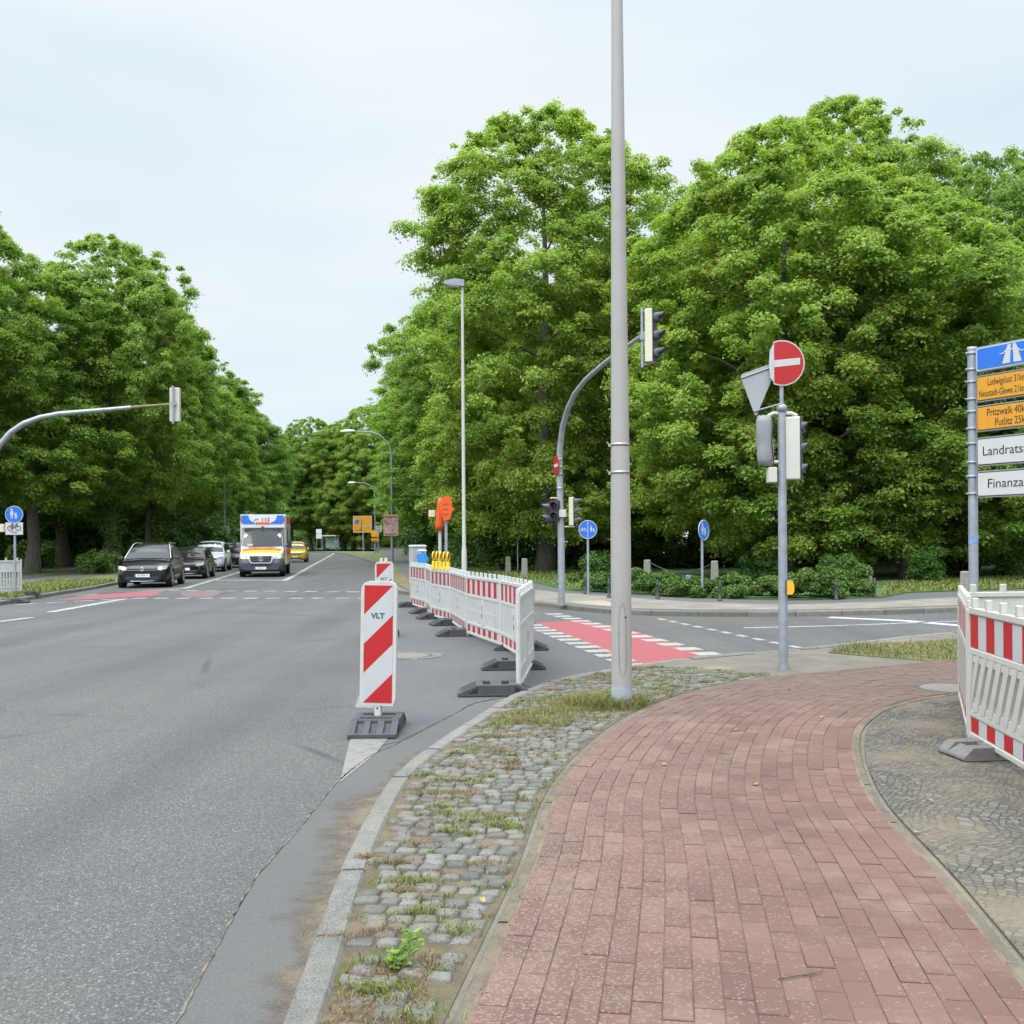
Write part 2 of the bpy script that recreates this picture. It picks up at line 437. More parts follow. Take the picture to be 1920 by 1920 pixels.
# smoothed normals so that the courses fan evenly
def smooth_n(i, r=45):
    v = Vector((0, 0))
    for q in range(max(0, i - r), min(len(plf), i + r + 1), 9): v += plf[q][2]
    return v.normalized()
PN = [smooth_n(i) for i in range(len(pl))]
NC, CW = 18, .102
PWID = NC * CW
pv = MB(); ch = .0045
for cidx in range(NC):
    t0, t1 = cidx * CW + .0017, (cidx + 1) * CW - .0017
    stp = 10; i = (5 if cidx % 2 else 0) + random.randint(-1, 1) + 2
    while i + stp < len(pl) - 1:
        a, b = i, i + stp
        tm = (t0 + t1) / 2
        chord = ((pl[b] + PN[b] * tm) - (pl[a] + PN[a] * tm)).length
        q = stp
        while chord < .17 and a + q < len(pl) - 2:
            q += 1; b = a + q; chord = ((pl[b] + PN[b] * tm) - (pl[a] + PN[a] * tm)).length
        while chord > .215 and q > 4:
            q -= 1; b = a + q; chord = ((pl[b] + PN[b] * tm) - (pl[a] + PN[a] * tm)).length
        g_ = .0022 / max(chord, .05)
        def cor(f, t):
            A = pl[a] + PN[a] * t; B = pl[b] + PN[b] * t
            return A.lerp(B, f)
        zt = S + .002 + random.uniform(-.003, .0026); tl = random.uniform(-.0015, .0015)
        c4 = [cor(g_, t0), cor(1 - g_, t0), cor(1 - g_, t1), cor(g_, t1)]
        cen = sum(c4, Vector((0, 0))) / 4
        vs = []
        for n_, p in enumerate(c4): vs.append((*(p + (cen - p).normalized() * ch), zt + (tl if n_ in (0, 3) else -tl)))
        for p in c4: vs.append((*p, zt - ch * .7))
        for p in c4: vs.append((*p, .045))
        pv.add(vs, [(3, 2, 1, 0), (0, 1, 5, 4), (1, 2, 6, 5), (2, 3, 7, 6), (3, 0, 4, 7), (4, 5, 9, 8), (5, 6, 10, 9), (6, 7, 11, 10), (7, 4, 8, 11)], 0)
        i = b
k = NT('red_paver')
isl = k.island()
cc = k.ramp(isl, [(0, (.104, .055, .043)), (.3, (.116, .061, .048)), (.85, (.130, .069, .055)), (1, (.146, .082, .066))])
cc = k.mix(1.0, cc, k.ramp(k.noise(1.1, 6, .6), [(.3, .84), (.7, 1.16)]), 'MULTIPLY')
cc = k.mix(1.0, cc, k.ramp(k.noise(230, 3, .7), [(.28, .72), (.5, 1.0), (.72, 1.3)]), 'MULTIPLY')
# pale spent blossom and lime flecks, thick on the kerb side
sx = k.n('ShaderNodeSeparateXYZ'); k.l(k.co(), sx.inputs[0])
off = k.math('SUBTRACT', sx.outputs['X'], k.math('MULTIPLY', sx.outputs['Y'], .15))       # across the straight part of the path
side = k.n('ShaderNodeMapRange'); side.inputs[1].default_value = -.55; side.inputs[2].default_value = .6; side.inputs[3].default_value = 1; side.inputs[4].default_value = .0
k.l(off, side.inputs[0])
fl = k.voro(66, sc=(1, 1.5, .2)); wv = k.n('ShaderNodeTexWhiteNoise'); k.l(fl.outputs['Color'], wv.inputs['Vector'])
fn = k.noise(55, 4, .7)
dens = k.math('ADD', k.math('MULTIPLY', side.outputs[0], .72), k.math('MULTIPLY', k.ramp(k.noise(2.0, 4), [(.35, 0.0), (.7, 1.0)]), .12))
hit = k.math('LESS_THAN', wv.outputs['Value'], dens)
shp = k.ramp(k.math('ADD', fl.outputs['Distance'], k.math('MULTIPLY', fn, .55)), [(.60, 1.0), (.78, 0.0)])
cc = k.mix(k.math('MULTIPLY', k.math('MULTIPLY', hit, shp), .45), cc, (.25, .21, .185))
# pale sandy scuffs
cc = k.mix(k.ramp(k.noise(1.7, 7, .72), [(.52, 0.0), (.68, .55)]), cc, (.20, .14, .105))
far_ = k.n('ShaderNodeMapRange'); far_.inputs[1].default_value = 9.2; far_.inputs[2].default_value = 11.2; far_.inputs[3].default_value = 0; far_.inputs[4].default_value = .6
k.l(k.math('ADD', sx.outputs['Y'], k.math('MULTIPLY', k.noise(.8, 4), 1.4)), far_.inputs[0])          # grimier where the two paths cross
cc = k.mix(far_.outputs[0], cc, (.098, .07, .056))
k.col(cc); k.rough(.88); k.bump(k.math('ADD', k.noise(230, 3, .7), k.noise(40, 4)), .35, .004)
M_RED = k.m
struct(pv.build('path', M_RED))
jt = MB()                                  # the bed the pavers lie in
L0 = [pl[i] - PN[i] * .02 for i in range(0, len(pl), 8)]; R0 = [pl[i] + PN[i] * (PWID + .02) for i in range(0, len(pl), 8)]
for q in range(len(L0) - 1):
    jt.add([(*L0[q], .0645), (*R0[q], .0645), (*R0[q + 1], .0645), (*L0[q + 1], .0645)], [(0, 1, 2, 3)])
struct(jt.build('path_bed', sandy('joint_sand', (.11, .075, .055), (.19, .14, .095), (.085, .095, .03), 5, .60)))

def edging(t_in, t_out, name, seglen=50):
    s = MB(); i = 0
    while i < len(pl) - seglen - 1:
        n = seglen - random.randint(0, 6); qs = list(range(i, i + n + 1, 8))
        if qs[-1] != i + n: qs.append(i + n)
        dz = random.uniform(-.004, .003); vs = []
        for z_, q in enumerate(qs):
            e_ = .004 * ((z_ == 0) - (z_ == len(qs) - 1))
            A = pl[q] + PN[q] * t_in + plf[q][1] * e_; B = pl[q] + PN[q] * t_out + plf[q][1] * e_
            vs += [(*A, .04), (*A, S - .010 + dz), (*A.lerp(B, .12), S - .004 + dz), (*A.lerp(B, .88), S - .004 + dz), (*B, S - .010 + dz), (*B, .04)]
        m_ = len(qs)
        fs = [(6 * q + k_, 6 * q + k_ + 1, 6 * q + k_ + 7, 6 * q + k_ + 6) for q in range(m_ - 1) for k_ in range(5)]
        fs = [f[::-1] for f in fs] if t_in > t_out else fs
        s.add(vs, fs, 0); i += n
    return struct(s.build(name, M_EDGE))
edging(-.062, -.006, 'path_edging'); edging(PWID + .006, PWID + .062, 'path_edging')

# --- cobbles between kerb and path
ci = [i for i in range(0, len(pl), 12) if pl[i].y < 11.6]
cob_poly = [tuple(pl[i] - PN[i] * .09) for i in ci]
kin = [tuple(p) for p in ki if p.y < 12.6]
cob_poly = cob_poly + kin[::-1][::4]
sheet('cobble_bed', cob_poly, .0545, M_SAND)
cs = MB()
POLE = at(1166, 1322, S)
s_ = 20
def stone_block(cx, cy, ang, a, b, zt, mb, rnd):
    ca, sa = math.cos(ang), math.sin(ang); vs = []; N = 5
    tx, ty = random.uniform(-.05, .05), random.uniform(-.05, .05)
    o_ = [random.uniform(-rnd, rnd) for _ in range(8)]
    for yy in range(N):
        for xx in range(N):
            u, v = xx / (N - 1) * 2 - 1, yy / (N - 1) * 2 - 1
            r_ = max(abs(u), abs(v)); 
            U = u * (1 - .035 * v * v * (abs(u) > .9)); V = v * (1 - .035 * u * u * (abs(v) > .9))
            x_, y_ = U * a / 2, V * b / 2
            x_ += o_[0] * (V > 0) * .5 + o_[1] * (V < 0) * .5; y_ += o_[2] * (U > 0) * .5 + o_[3] * (U < 0) * .5
            z_ = zt - (.0055 if r_ > .95 else .0006 if r_ > .45 else 0) + tx * x_ + ty * y_ + random.uniform(-.0022, .0022)
            vs.append((cx + ca * x_ - sa * y_, cy + sa * x_ + ca * y_, z_))
    fs = [(yy * N + xx, yy * N + xx + 1, (yy + 1) * N + xx + 1, (yy + 1) * N + xx) for yy in range(N - 1) for xx in range(N - 1)]
    edge = [x for x in range(N)] + [y * N + N - 1 for y in range(1, N)] + [N * N - 1 - x for x in range(1, N)] + [y * N for y in range(N - 2, 0, -1)]
    o2 = len(vs); vs += [(vs[q][0], vs[q][1], .04) for q in edge]
    for q in range(len(edge)):
        q2 = (q + 1) % len(edge); fs.append((edge[q2], edge[q], o2 + q, o2 + q2))
    mb.add(vs, fs, 0, True)
cob_cent = []
while s_ < len(pl) - 20 and pl[s_].y < 11.7:
    row = random.uniform(.082, .098); p0, tg, _ = plf[s_]; nrm = PN[s_]
    t = -.10 - random.uniform(0, .05)
    while t > -2.2:
        wid = random.uniform(.076, .108)
        cpt = p0 + nrm * (t - wid / 2) + tg * random.uniform(-.01, .01)
        t -= wid + random.uniform(.005, .016)
        ang = math.atan2(nrm.y, nrm.x) + random.uniform(-.06, .06)
        h_ = Vector((math.cos(ang), math.sin(ang))) * wid * .42
        if not (inside(tuple(cpt + h_), cob_poly) and inside(tuple(cpt - h_), cob_poly)): continue
        gone = .05 + (.38 if cpt.y < 3.9 and cpt.x < -.25 else .10 if cpt.y < 4.6 else 0)
        if random.random() < gone: continue
        if (cpt - POLE.to_2d()).length < .42: continue
        cob_cent.append(cpt)
        stone_block(cpt.x, cpt.y, ang, wid, row - random.uniform(.004, .012), S + .003 + random.uniform(-.009, .005), cs, .012)
    s_ += max(3, int(round(row / .02)))
struct(cs.build('cobble_paving', M_COB))

# --- mosaic paving to the right of the path
k = NT('mosaic_stone')
nz = k.n('ShaderNodeTexNoise'); nz.inputs['Scale'].default_value = 1.6; k.l(k.co(), nz.inputs['Vector'])
vec = k.mix(.35, k.co(), nz.outputs['Color'], 'ADD')
def vv(feat):
    x = k.n('ShaderNodeTexVoronoi', feature=feat); x.inputs['Scale'].default_value = 22; x.inputs['Randomness'].default_value = .5
    mpn = k.n('ShaderNodeMapping'); mpn.inputs['Rotation'].default_value = (0, 0, RD(32)); mpn.inputs['Scale'].default_value = (1, 1.12, 0); k.l(vec, mpn.inputs[0]); k.l(mpn.outputs[0], x.inputs['Vector']); return x
ve = vv('DISTANCE_TO_EDGE'); vc = vv('F1')
wv = k.n('ShaderNodeTexWhiteNoise'); k.l(vc.outputs['Color'], wv.inputs['Vector'])
jn = k.ramp(ve.outputs['Distance'], [(.02, 0.0), (.075, 1.0)])
cc = k.ramp(wv.outputs['Value'], [(0, (.062, .058, .048)), (.6, (.092, .086, .07)), (1, (.14, .132, .11))])
cc = k.mix(jn, (.05, .042, .028), cc)
cc = k.mix(1.0, cc, k.ramp(k.noise(150, 3, .7), [(.3, .7), (.7, 1.3)]), 'MULTIPLY')
sd_ = k.ramp(k.noise(.75, 6, .6), [(.49, 0.0), (.66, .85)])
cc = k.mix(sd_, cc, k.ramp(k.noise(60, 4, .7), [(.3, (.115, .09, .062)), (.7, (.17, .134, .092))]))
k.col(cc); k.rough(.9)
hh = k.ramp(ve.outputs['Distance'], [(.0, 0.0), (.12, .8), (.3, 1.0)])
k.bump(k.mix(sd_, hh, .75), .9, .012)
M_MOS = k.m
re = [tuple(pl[i] + PN[i] * (PWID + .092)) for i in range(0, len(pl), 8)]
slab('mosaic_paving', [p for p in re] + [(14.5, 12), (14.5, -4)], .03, S - .004, M_MOS)

# --- asphalt strip along the kerb and the closed lane
AS = [(-1.75, -4), (-1.45, 1.0), (-1.23, 2.6), (-1.08, 3.39)]
strip_l = [tuple(at(a, b)[:2]) for a, b in ((330, 1920), (406, 1779), (482, 1646), (558, 1559), (634, 1467), (703, 1414), (748, 1394), (845, 1344), (890, 1320), (990, 1299))]
so = [tuple(p) for p in ko if strip_l[0][1] - 3 < p.y < 10.6]
sheet('asphalt_strip', [(-1.02, -3), (-1.05, 1.5)] + strip_l + so[::-1][::5], .0045, M_STRIP)
sheet('asphalt_patch', XY([(648, 1387), (668, 1300), (690, 1205), (712, 1150), (735, 1120), (790, 1118), (1000, 1190), (1170, 1252), (1110, 1268), (1035, 1283), (985, 1299), (890, 1318), (845, 1342), (748, 1391), (705, 1400)]), .004, M_PATCH)
# sand washed against the kerb
sb = MB(); rr = random.Random(3)
sp = [p for p in ko if -1 < p.y < 11]; spf = frames(sp); vs = []
for q, (p, t, n) in enumerate(spf):
    wdt = .10 + .09 * math.sin(q * .11) + .07 * math.sin(q * .37 + 1) + rr.uniform(0, .05) + (.16 if p.y < 3.9 else 0) + (.1 if 4.2 < p.y < 6.5 else 0)
    wdt = max(.03, wdt)
    wdt *= 1.45
    for f_, z_ in ((0, .014), (.35, .0105), (.7, .008), (1, .0062)): vs.append((p.x - n.x * wdt * f_, p.y - n.y * wdt * f_, z_))
sb.add(vs, [(4 * q + k_, 4 * q + k_ + 1, 4 * q + k_ + 5, 4 * q + k_ + 4) for q in range(len(sp) - 1) for k_ in range(3)], 0, True)
M_GS = sandy('gutter_sand', (.115, .09, .064), (.155, .122, .086), (.105, .095, .083), 9, .55)
o = sb.build('gutter_sand', M_GS); struct(o)
at_ = o.data.attributes.new('thin', 'FLOAT', 'POINT'); at_.data.foreach_set('value', [(0, .35, .7, 1)[i % 4] for i in range(len(vs))])
gt = M_GS.node_tree; an = gt.nodes.new('ShaderNodeAttribute'); an.attribute_name = 'thin'      # grains get sparser away from the kerb
gn = gt.nodes.new('ShaderNodeTexNoise'); gn.inputs['Scale'].default_value = 120; gn.inputs['Detail'].default_value = 5; gn.inputs['Roughness'].default_value = .75
gc_ = gt.nodes.new('ShaderNodeTexCoord'); gt.links.new(gc_.outputs['Object'], gn.inputs['Vector'])
g2 = gt.nodes.new('ShaderNodeTexNoise'); g2.inputs['Scale'].default_value = 6; g2.inputs['Detail'].default_value = 4; gt.links.new(gc_.outputs['Object'], g2.inputs['Vector'])
ga = gt.nodes.new('ShaderNodeMath'); ga.operation = 'ADD'; gt.links.new(gn.outputs['Fac'], ga.inputs[0]); gt.links.new(g2.outputs['Fac'], ga.inputs[1])
gm = gt.nodes.new('ShaderNodeMath'); gm.operation = 'SUBTRACT'; gt.links.new(ga.outputs[0], gm.inputs[0]); gt.links.new(an.outputs['Fac'], gm.inputs[1])
gr_ = gt.nodes.new('ShaderNodeMapRange'); gr_.inputs[1].default_value = .46; gr_.inputs[2].default_value = 1.0; gt.links.new(gm.outputs[0], gr_.inputs[0])
gt.links.new(gr_.outputs[0], gt.nodes['Principled BSDF'].inputs['Alpha'])
k = NT('tar'); k.col(k.ramp(k.noise(9, 5, .7), [(.4, (.035, .033, .03)), (.6, (.16, .13, .09))])); k.rough(.9)
def line(pts, wdt, z, name, m, mb=None, wob=0.0):
    P = [Vector(p) for p in pts]; s = mb or MB(); vs = []
    for p, t, n in frames(P):
        w_ = wdt * (1 + wob * random.uniform(-1, 1)); sh = n * wdt * wob * random.uniform(-1, 1)
        vs += [(*(p - n * w_ / 2 + sh), z - .012), (*(p - n * w_ / 2 + sh), z), (*(p + n * w_ / 2 + sh), z), (*(p + n * w_ / 2 + sh), z - .012)]
    e = 4 * (len(P) - 1)
    s.add(vs, [(4 * q + k_, 4 * q + k_ + 1, 4 * q + k_ + 5, 4 * q + k_ + 4) for q in range(len(P) - 1) for k_ in range(3)] + [(0, 1, 2, 3), (e + 3, e + 2, e + 1, e)])
    if mb is None: return struct(s.build(name, m))
line(catmull([(-1.05, 1.5)] + strip_l, .06), .008, .0085, 'tar_joint', k.m, wob=.6)

# --- painted markings
def paint(name, c0, wear):
    k = NT(name); a = k.noise(14, 6, .75); b = k.noise(1.1, 4, .6)
    f = k.ramp(k.math('ADD', k.math('MULTIPLY', a, .7), k.math('MULTIPLY', b, .4)), [(wear, 0.0), (wear + .16, 1.0)])
    cc = k.mix(1.0, c0, k.ramp(a, [(.3, .86), (.7, 1.08)]), 'MULTIPLY')
    k.col(k.mix(f, (.085, .085, .083), cc)); k.rough(.7); k.bump(k.noise(120, 2), .2, .003); return k.m
M_WHITE = paint('white_paint', (.175, .165, .146), .40); M_WORN = paint('worn_white_paint', (.32, .32, .305), .42)
M_NEWW = paint('fresh_white_paint', (.40, .40, .40), .2)
M_REDP = paint('red_paint', (.26, .052, .06), .36); M_REDW = paint('worn_red_paint', (.22, .065, .07), .50)
ZM = .0085
def quadpx(pts, m, name, z=ZM): return sheet(name, XY(pts, z), z, m)
quadpx([(637, 1467), (655, 1391), (663, 1370), (735, 1376), (703, 1414)], M_WHITE, 'road_marking')
quadpx([(665, 1327), (680, 1283), (706, 1283), (700, 1327)], M_WHITE, 'road_marking')
quadpx([(1000, 1167), (1090, 1163), (1198, 1185), (1338, 1233), (1203, 1250), (1148, 1229), (1077, 1196)], M_REDP, 'cycle_crossing')
wm = MB()
def dashes(a, b, n, wdt, fill=.6, mb=wm, z=ZM + .003):
    A = at(*a).to_2d(); B = at(*b).to_2d()
    for q in range(n):
        line([A.lerp(B, q / n), A.lerp(B, (q + fill) / n)], wdt, z, '', None, mb)
dashes((996, 1172), (1206, 1256), 12, .36, .56); dashes((1035, 1151), (1352, 1234), 13, .36, .56)
dashes((1235, 1161), (1520, 1220), 10, .12, .55)
struct(wm.build('road_marking', paint('crossing_white_paint', (.27, .265, .245), .36)))
nm = MB(); line(XY([(1555, 1158), (1690, 1164), (1830, 1176)]), .26, ZM, '', None, nm); struct(nm.build('road_marking', M_NEWW))
lm = MB(); line(XY([(1395, 1178), (1560, 1174), (1830, 1164)]), .12, ZM, '', None, lm)
line(XY([(-60, 1171), (0, 1166), (62, 1158)]), .22, ZM, '', None, lm); line(XY([(95, 1148), (235, 1123)]), .24, ZM, '', None, lm)
line(XY([(145, 1117), (345, 1104)]), .16, ZM, '', None, lm)
line(XY([(345, 1104), (440, 1076), (490, 1060)]), .20, ZM, '', None, lm)
line(XY([(398, 1088), (532, 1088)]), .42, ZM, '', None, lm)
line(catmull(XY([(533, 1089), (560, 1075), (590, 1058), (612, 1046), (624, 1039), (626, 1035.5), (616, 1033), (590, 1032)]), 1.0), .24, ZM, '', None, lm)
dashes((315, 1107.5), (690, 1110), 10, .22, .6, lm, ZM); dashes((250, 1122), (715, 1122), 11, .26, .6, lm, ZM)
dashes((30, 1134), (240, 1122.5), 4, .16, .7, lm, ZM)
struct(lm.build('road_marking', M_WORN))
quadpx([(90, 1127), (190, 1113), (312, 1106), (296, 1117), (190, 1123)], M_REDW, 'cycle_crossing'); quadpx([(335, 1108), (425, 1108), (400, 1119), (345, 1119)], M_REDW, 'cycle_crossing')
quadpx([(110, 1124), (190, 1114.5), (305, 1106.5), (290, 1116), (180, 1123)], paint('red_paint_thin', (.25, .058, .064), .38), 'cycle_crossing', ZM + .003)

# --- manholes
def manhole(x, y, z, r, label, ringm):
    o = thing('manhole_cover', label, 'manhole cover', (x, y, z))
    s = MB(); s.lathe([(0, .012), (r * .86, .012), (r * .9, .008)], 32); s.build('lid', simple('lid_metal', (.17, .15, .13), .75, .3, .2, 12, .3, 50), o)
    s = MB(); s.lathe([(r * .91, .004), (r * .94, .013), (r, .013), (r * 1.02, .002)], 32); s.build('frame', simple('iron_frame', (.10, .09, .08), .7, .4), o)
    if ringm:
        s = MB()
        for q in range(26):
            a = 2 * PI * q / 26
            s.box((r * 1.25, 0, .004), (r * .42, r * .26, .014), 0, Matrix.Rotation(a, 4, 'Z'))
        s.build('stone_ring', M_COB, o, .006)
p = at(762, 1230); manhole(p.x, p.y, .002, .36, 'manhole cover with stone ring in the closed lane behind the front beacon', True)
p = at(1782, 1291, S); manhole(p.x, p.y, S, .33, 'round manhole cover in the red paving beside the white fence corner', False)

# --- far pavement across the side street and beyond
fk = catmull([tuple(at(a, b)[:2]) for a, b in ((1800, 1147), (1640, 1153), (1480, 1156), (1320, 1156), (1180, 1153), (1090, 1146), (1010, 1137))] + [(-.4, 26.2), (-2.6, 30), (-4.2, 35), (-9.4, 70), (-16.3, 105), (-22, 131), (-28.5, 152), (-40, 172), (-63, 192), (-126, 220)], .5)
fkp = [(40, 33), (22, 27)] + [tuple(p) for p in fk]
FS = .10
slab('pavement', fkp + [(-126, 420), (60, 420), (60, 33)], -.05, FS, M_WALK)
fm = MB(); fkf = frames([Vector((22, 26.4)), Vector((14, 24.3))] + fk[:-60:1]); 
for q in range(0, len(fkf) - 2, 2):
    r3 = fkf[q:q + 3]; vs = []
    for n_, (p, t, n) in enumerate(r3):
        e_ = t * (.012 * ((n_ == 0) - (n_ == 2)))
        A = p + e_ + n * -.01; B = p + e_ + n * .16
        sg = 1
        vs += [(*(p + e_ - n * .006 * sg), -.02), (*(p + e_ - n * .006), FS - .012), (*(p + e_ + n * .01), FS + .006), (*(p + e_ + n * .16), FS + .006), (*(p + e_ + n * .16), .0)]
    fs = [(5 * a + b, 5 * a + b + 1, 5 * a + b + 6, 5 * a + b + 5) for a in range(len(r3) - 1) for b in range(4)]
    fm.add(vs, fs, 0)
struct(fm.build('kerb', stone('kerb_far', (.125, .116, .10), (.18, .165, .142), .4)))
k = NT('far_slabs'); br = k.n('ShaderNodeTexBrick'); br.inputs['Scale'].default_value = 1.0; br.inputs['Brick Width'].default_value = .3; br.inputs['Row Height'].default_value = .3
br.inputs['Mortar Size'].default_value = .006; br.inputs['Color1'].default_value = (.165, .146, .122, 1); br.inputs['Color2'].default_value = (.195, .173, .144, 1); br.inputs['Mortar'].default_value = (.15, .13, .10, 1)
k.l(k.co(rot=(0, 0, RD(12))), br.inputs['Vector']); k.col(k.mix(1.0, br.outputs['Color'], k.ramp(k.noise(1.2, 5, .65), [(.3, .75), (.7, 1.2)]), 'MULTIPLY')); k.rough(.9)
sheet('pavement_slabs', XY([(1003, 1126), (1090, 1134), (1180, 1140.5), (1320, 1143.5), (1480, 1143.5), (1640, 1140.5), (1800, 1134.5), (1960, 1130), (1960, 1112), (1800, 1119), (1650, 1128), (1480, 1134), (1300, 1129), (1060, 1112), (1003, 1106)], FS), FS + .004, k.m)
sheet('tactile_slabs', XY([(1066, 1128), (1130, 1126), (1180, 1139.5), (1098, 1133.5)], FS), FS + .008, simple('tactile', (.28, .245, .19), .9, 0, .15, 5, .5, 40))
# lawn of the park on the right, verge along the road
lawn_r = XY([(748, 1029), (775, 1036), (800, 1047), (870, 1072), (940, 1084), (1000, 1092), (1062, 1106), (1300, 1121), (1480, 1126), (1655, 1121), (1700, 1112), (1960, 1103)], FS) + [(40, 36), (90, 60), (90, 400), (-60, 400), (-40, 200)]
slab('lawn', lawn_r, 0, FS + .03, M_LAWN)
lane = XY([(738, 1092), (766, 1108), (772, 1100), (752, 1072), (735, 1050), (718, 1036), (697, 1030)], FS) + [(-25, 150), (-36, 172), (-60, 192), (-60.3, 190.5), (-37.5, 171), (-26.3, 150), (-20, 131), (-14.6, 105), (-8.6, 72)]
slab('verge', XY([(739, 1094), (768, 1108), (775, 1100), (752, 1072), (732, 1050), (716, 1036), (700, 1030)], FS) + [(-19.5, 150), (-27, 175), (-60, 205), (-100, 222), (-62.5, 192.6), (-39.5, 172.6), (-28, 152.3), (-21.5, 131.2), (-15.9, 105), (-9.0, 70)], 0, FS + .015, M_VERGE)
sheet('bare_soil', XY([(738, 1091), (766, 1106), (775, 1099), (757, 1075), (737, 1075)], FS + .02), FS + .022, sandy('bare_soil', (.11, .075, .04), (.17, .12, .07), (.10, .10, .03), 2.5))

# --- left side
LK = [(-13.3, -12), (-13.3, 10), (-13.35, 22), (-13.5, 26.5), (-13.75, 28.5), (-14.2, 31.5), (-14.6, 35), (-15.6, 41), (-17.2, 52), (-19.3, 63), (-26.5, 100), (-33.5, 130), (-43.5, 148), (-66, 165), (-140, 190)]
lk = catmull(LK, .5)
slab('pavement', [tuple(p) for p in lk] + [(-160, 190), (-160, -12)], -.05, FS, M_WALK)
lm_ = MB(); lf = frames(lk)
for q in range(0, len(lf) - 2, 2):
    vs = []
    for n_, (p, t, n) in enumerate(lf[q:q + 3]):
        e_ = t * (.012 * ((n_ == 0) - (n_ == 2)))
        vs += [(*(p + e_ + n * .006), -.02), (*(p + e_ + n * .006), FS - .012), (*(p + e_ - n * .01), FS + .006), (*(p + e_ - n * .16), FS + .006), (*(p + e_ - n * .16), 0)]
    lm_.add(vs, [(5 * a + b, 5 * a + b + 5, 5 * a + b + 6, 5 * a + b + 1) for a in range(2) for b in range(4)], 0)
struct(lm_.build('kerb', MATS.get('kerb_far') or bpy.data.materials['kerb_far']))
slab('verge', [(-13.95, 28.4), (-14.4, 31.5), (-14.8, 35), (-15.8, 41), (-17.4, 52), (-19.5, 63), (-26.7, 100), (-33.7, 130), (-43.7, 148), (-45, 150.5), (-36, 133), (-29.3, 101), (-22.0, 63), (-19.6, 50), (-18, 40), (-17.2, 34), (-16.5, 30)], 0, FS + .015, M_VERGE)
slab('lawn', [(-17.0, 18), (-17.8, 24), (-19.0, 30), (-20.2, 36), (-22, 50), (-24.5, 63), (-32, 100), (-38, 133), (-48, 152), (-140, 200), (-190, 200), (-190, 18)], 0, FS + .03, M_DIRT)
slab('lawn', [(-41, 146), (-64, 163.5), (-138, 189), (-190, 205), (-190, 400), (-62, 400), (-62, 195)] if False else [(-63, 196), (-127, 224), (-190, 240), (-190, 400), (-60, 400)], 0, FS + .025, M_LAWN)
# ================================================================== TREES AND PLANTS
M_BARK = None
def bark():
    k = NT('bark'); a = k.noise(3, 6, .7, sc=(6, 6, 1)); b = k.noise(1.2, 4)
    cc = k.ramp(a, [(.3, (.05, .044, .035)), (.7, (.20, .18, .145))])
    k.col(k.mix(k.ramp(b, [(.5, 0.0), (.75, .6)]), cc, (.09, .11, .05))); k.rough(.95); k.bump(a, .9, .04); return k.m
M_BARK = bark()
M_LF1 = leafmat('leaf_lime', (.115, .20, .034), (.24, .355, .06), (.40, .44, .10), .54, .7)
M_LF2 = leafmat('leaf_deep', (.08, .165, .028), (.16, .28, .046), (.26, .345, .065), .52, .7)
M_LF3 = leafmat('leaf_park', (.11, .20, .034), (.215, .34, .056), (.33, .395, .085), .54, .7)
M_LF4 = leafmat('leaf_shrub', (.035, .085, .014), (.075, .155, .026), (.15, .215, .045), clump=1.5)
def leaf_mesh(name, P, N, size, mats, rng, asp=.62, tang=None):
    n = len(P)
    N = N / np.linalg.norm(N, axis=1)[:, None]
    r = rng.normal(size=(n, 3)) if tang is None else tang
    t = r - (r * N).sum(1)[:, None] * N; t /= np.linalg.norm(t, axis=1)[:, None] + 1e-9
    b = np.cross(N, t); s = size[:, None]
    V = np.empty((n, 4, 3)); V[:, 0] = P - t * s * .5; V[:, 1] = P + b * s * asp * .5 - t * s * .06 - N * s * .08; V[:, 2] = P + t * s * .5 - N * s * .10; V[:, 3] = P - b * s * asp * .5 - t * s * .06 - N * s * .08
    me = bpy.data.meshes.new(name); me.vertices.add(4 * n); me.vertices.foreach_set('co', V.reshape(-1).astype(np.float32))
    me.loops.add(4 * n); me.loops.foreach_set('vertex_index', np.arange(4 * n, dtype=np.int32))
    me.polygons.add(n); me.polygons.foreach_set('loop_start', np.arange(0, 4 * n, 4, dtype=np.int32))
    me.update(calc_edges=True)
    for q in mats: me.materials.append(q)
    return me
PROF_A = ([0, .06, .16, .34, .55, .72, .82, .90, .96, 1], [.60, .82, .93, .98, 1.0, .97, .85, .66, .46, .22])
PROF_B = ([0, .08, .2, .4, .6, .75, .87, .95, 1], [.52, .80, .95, 1.0, .97, .88, .70, .50, .24])
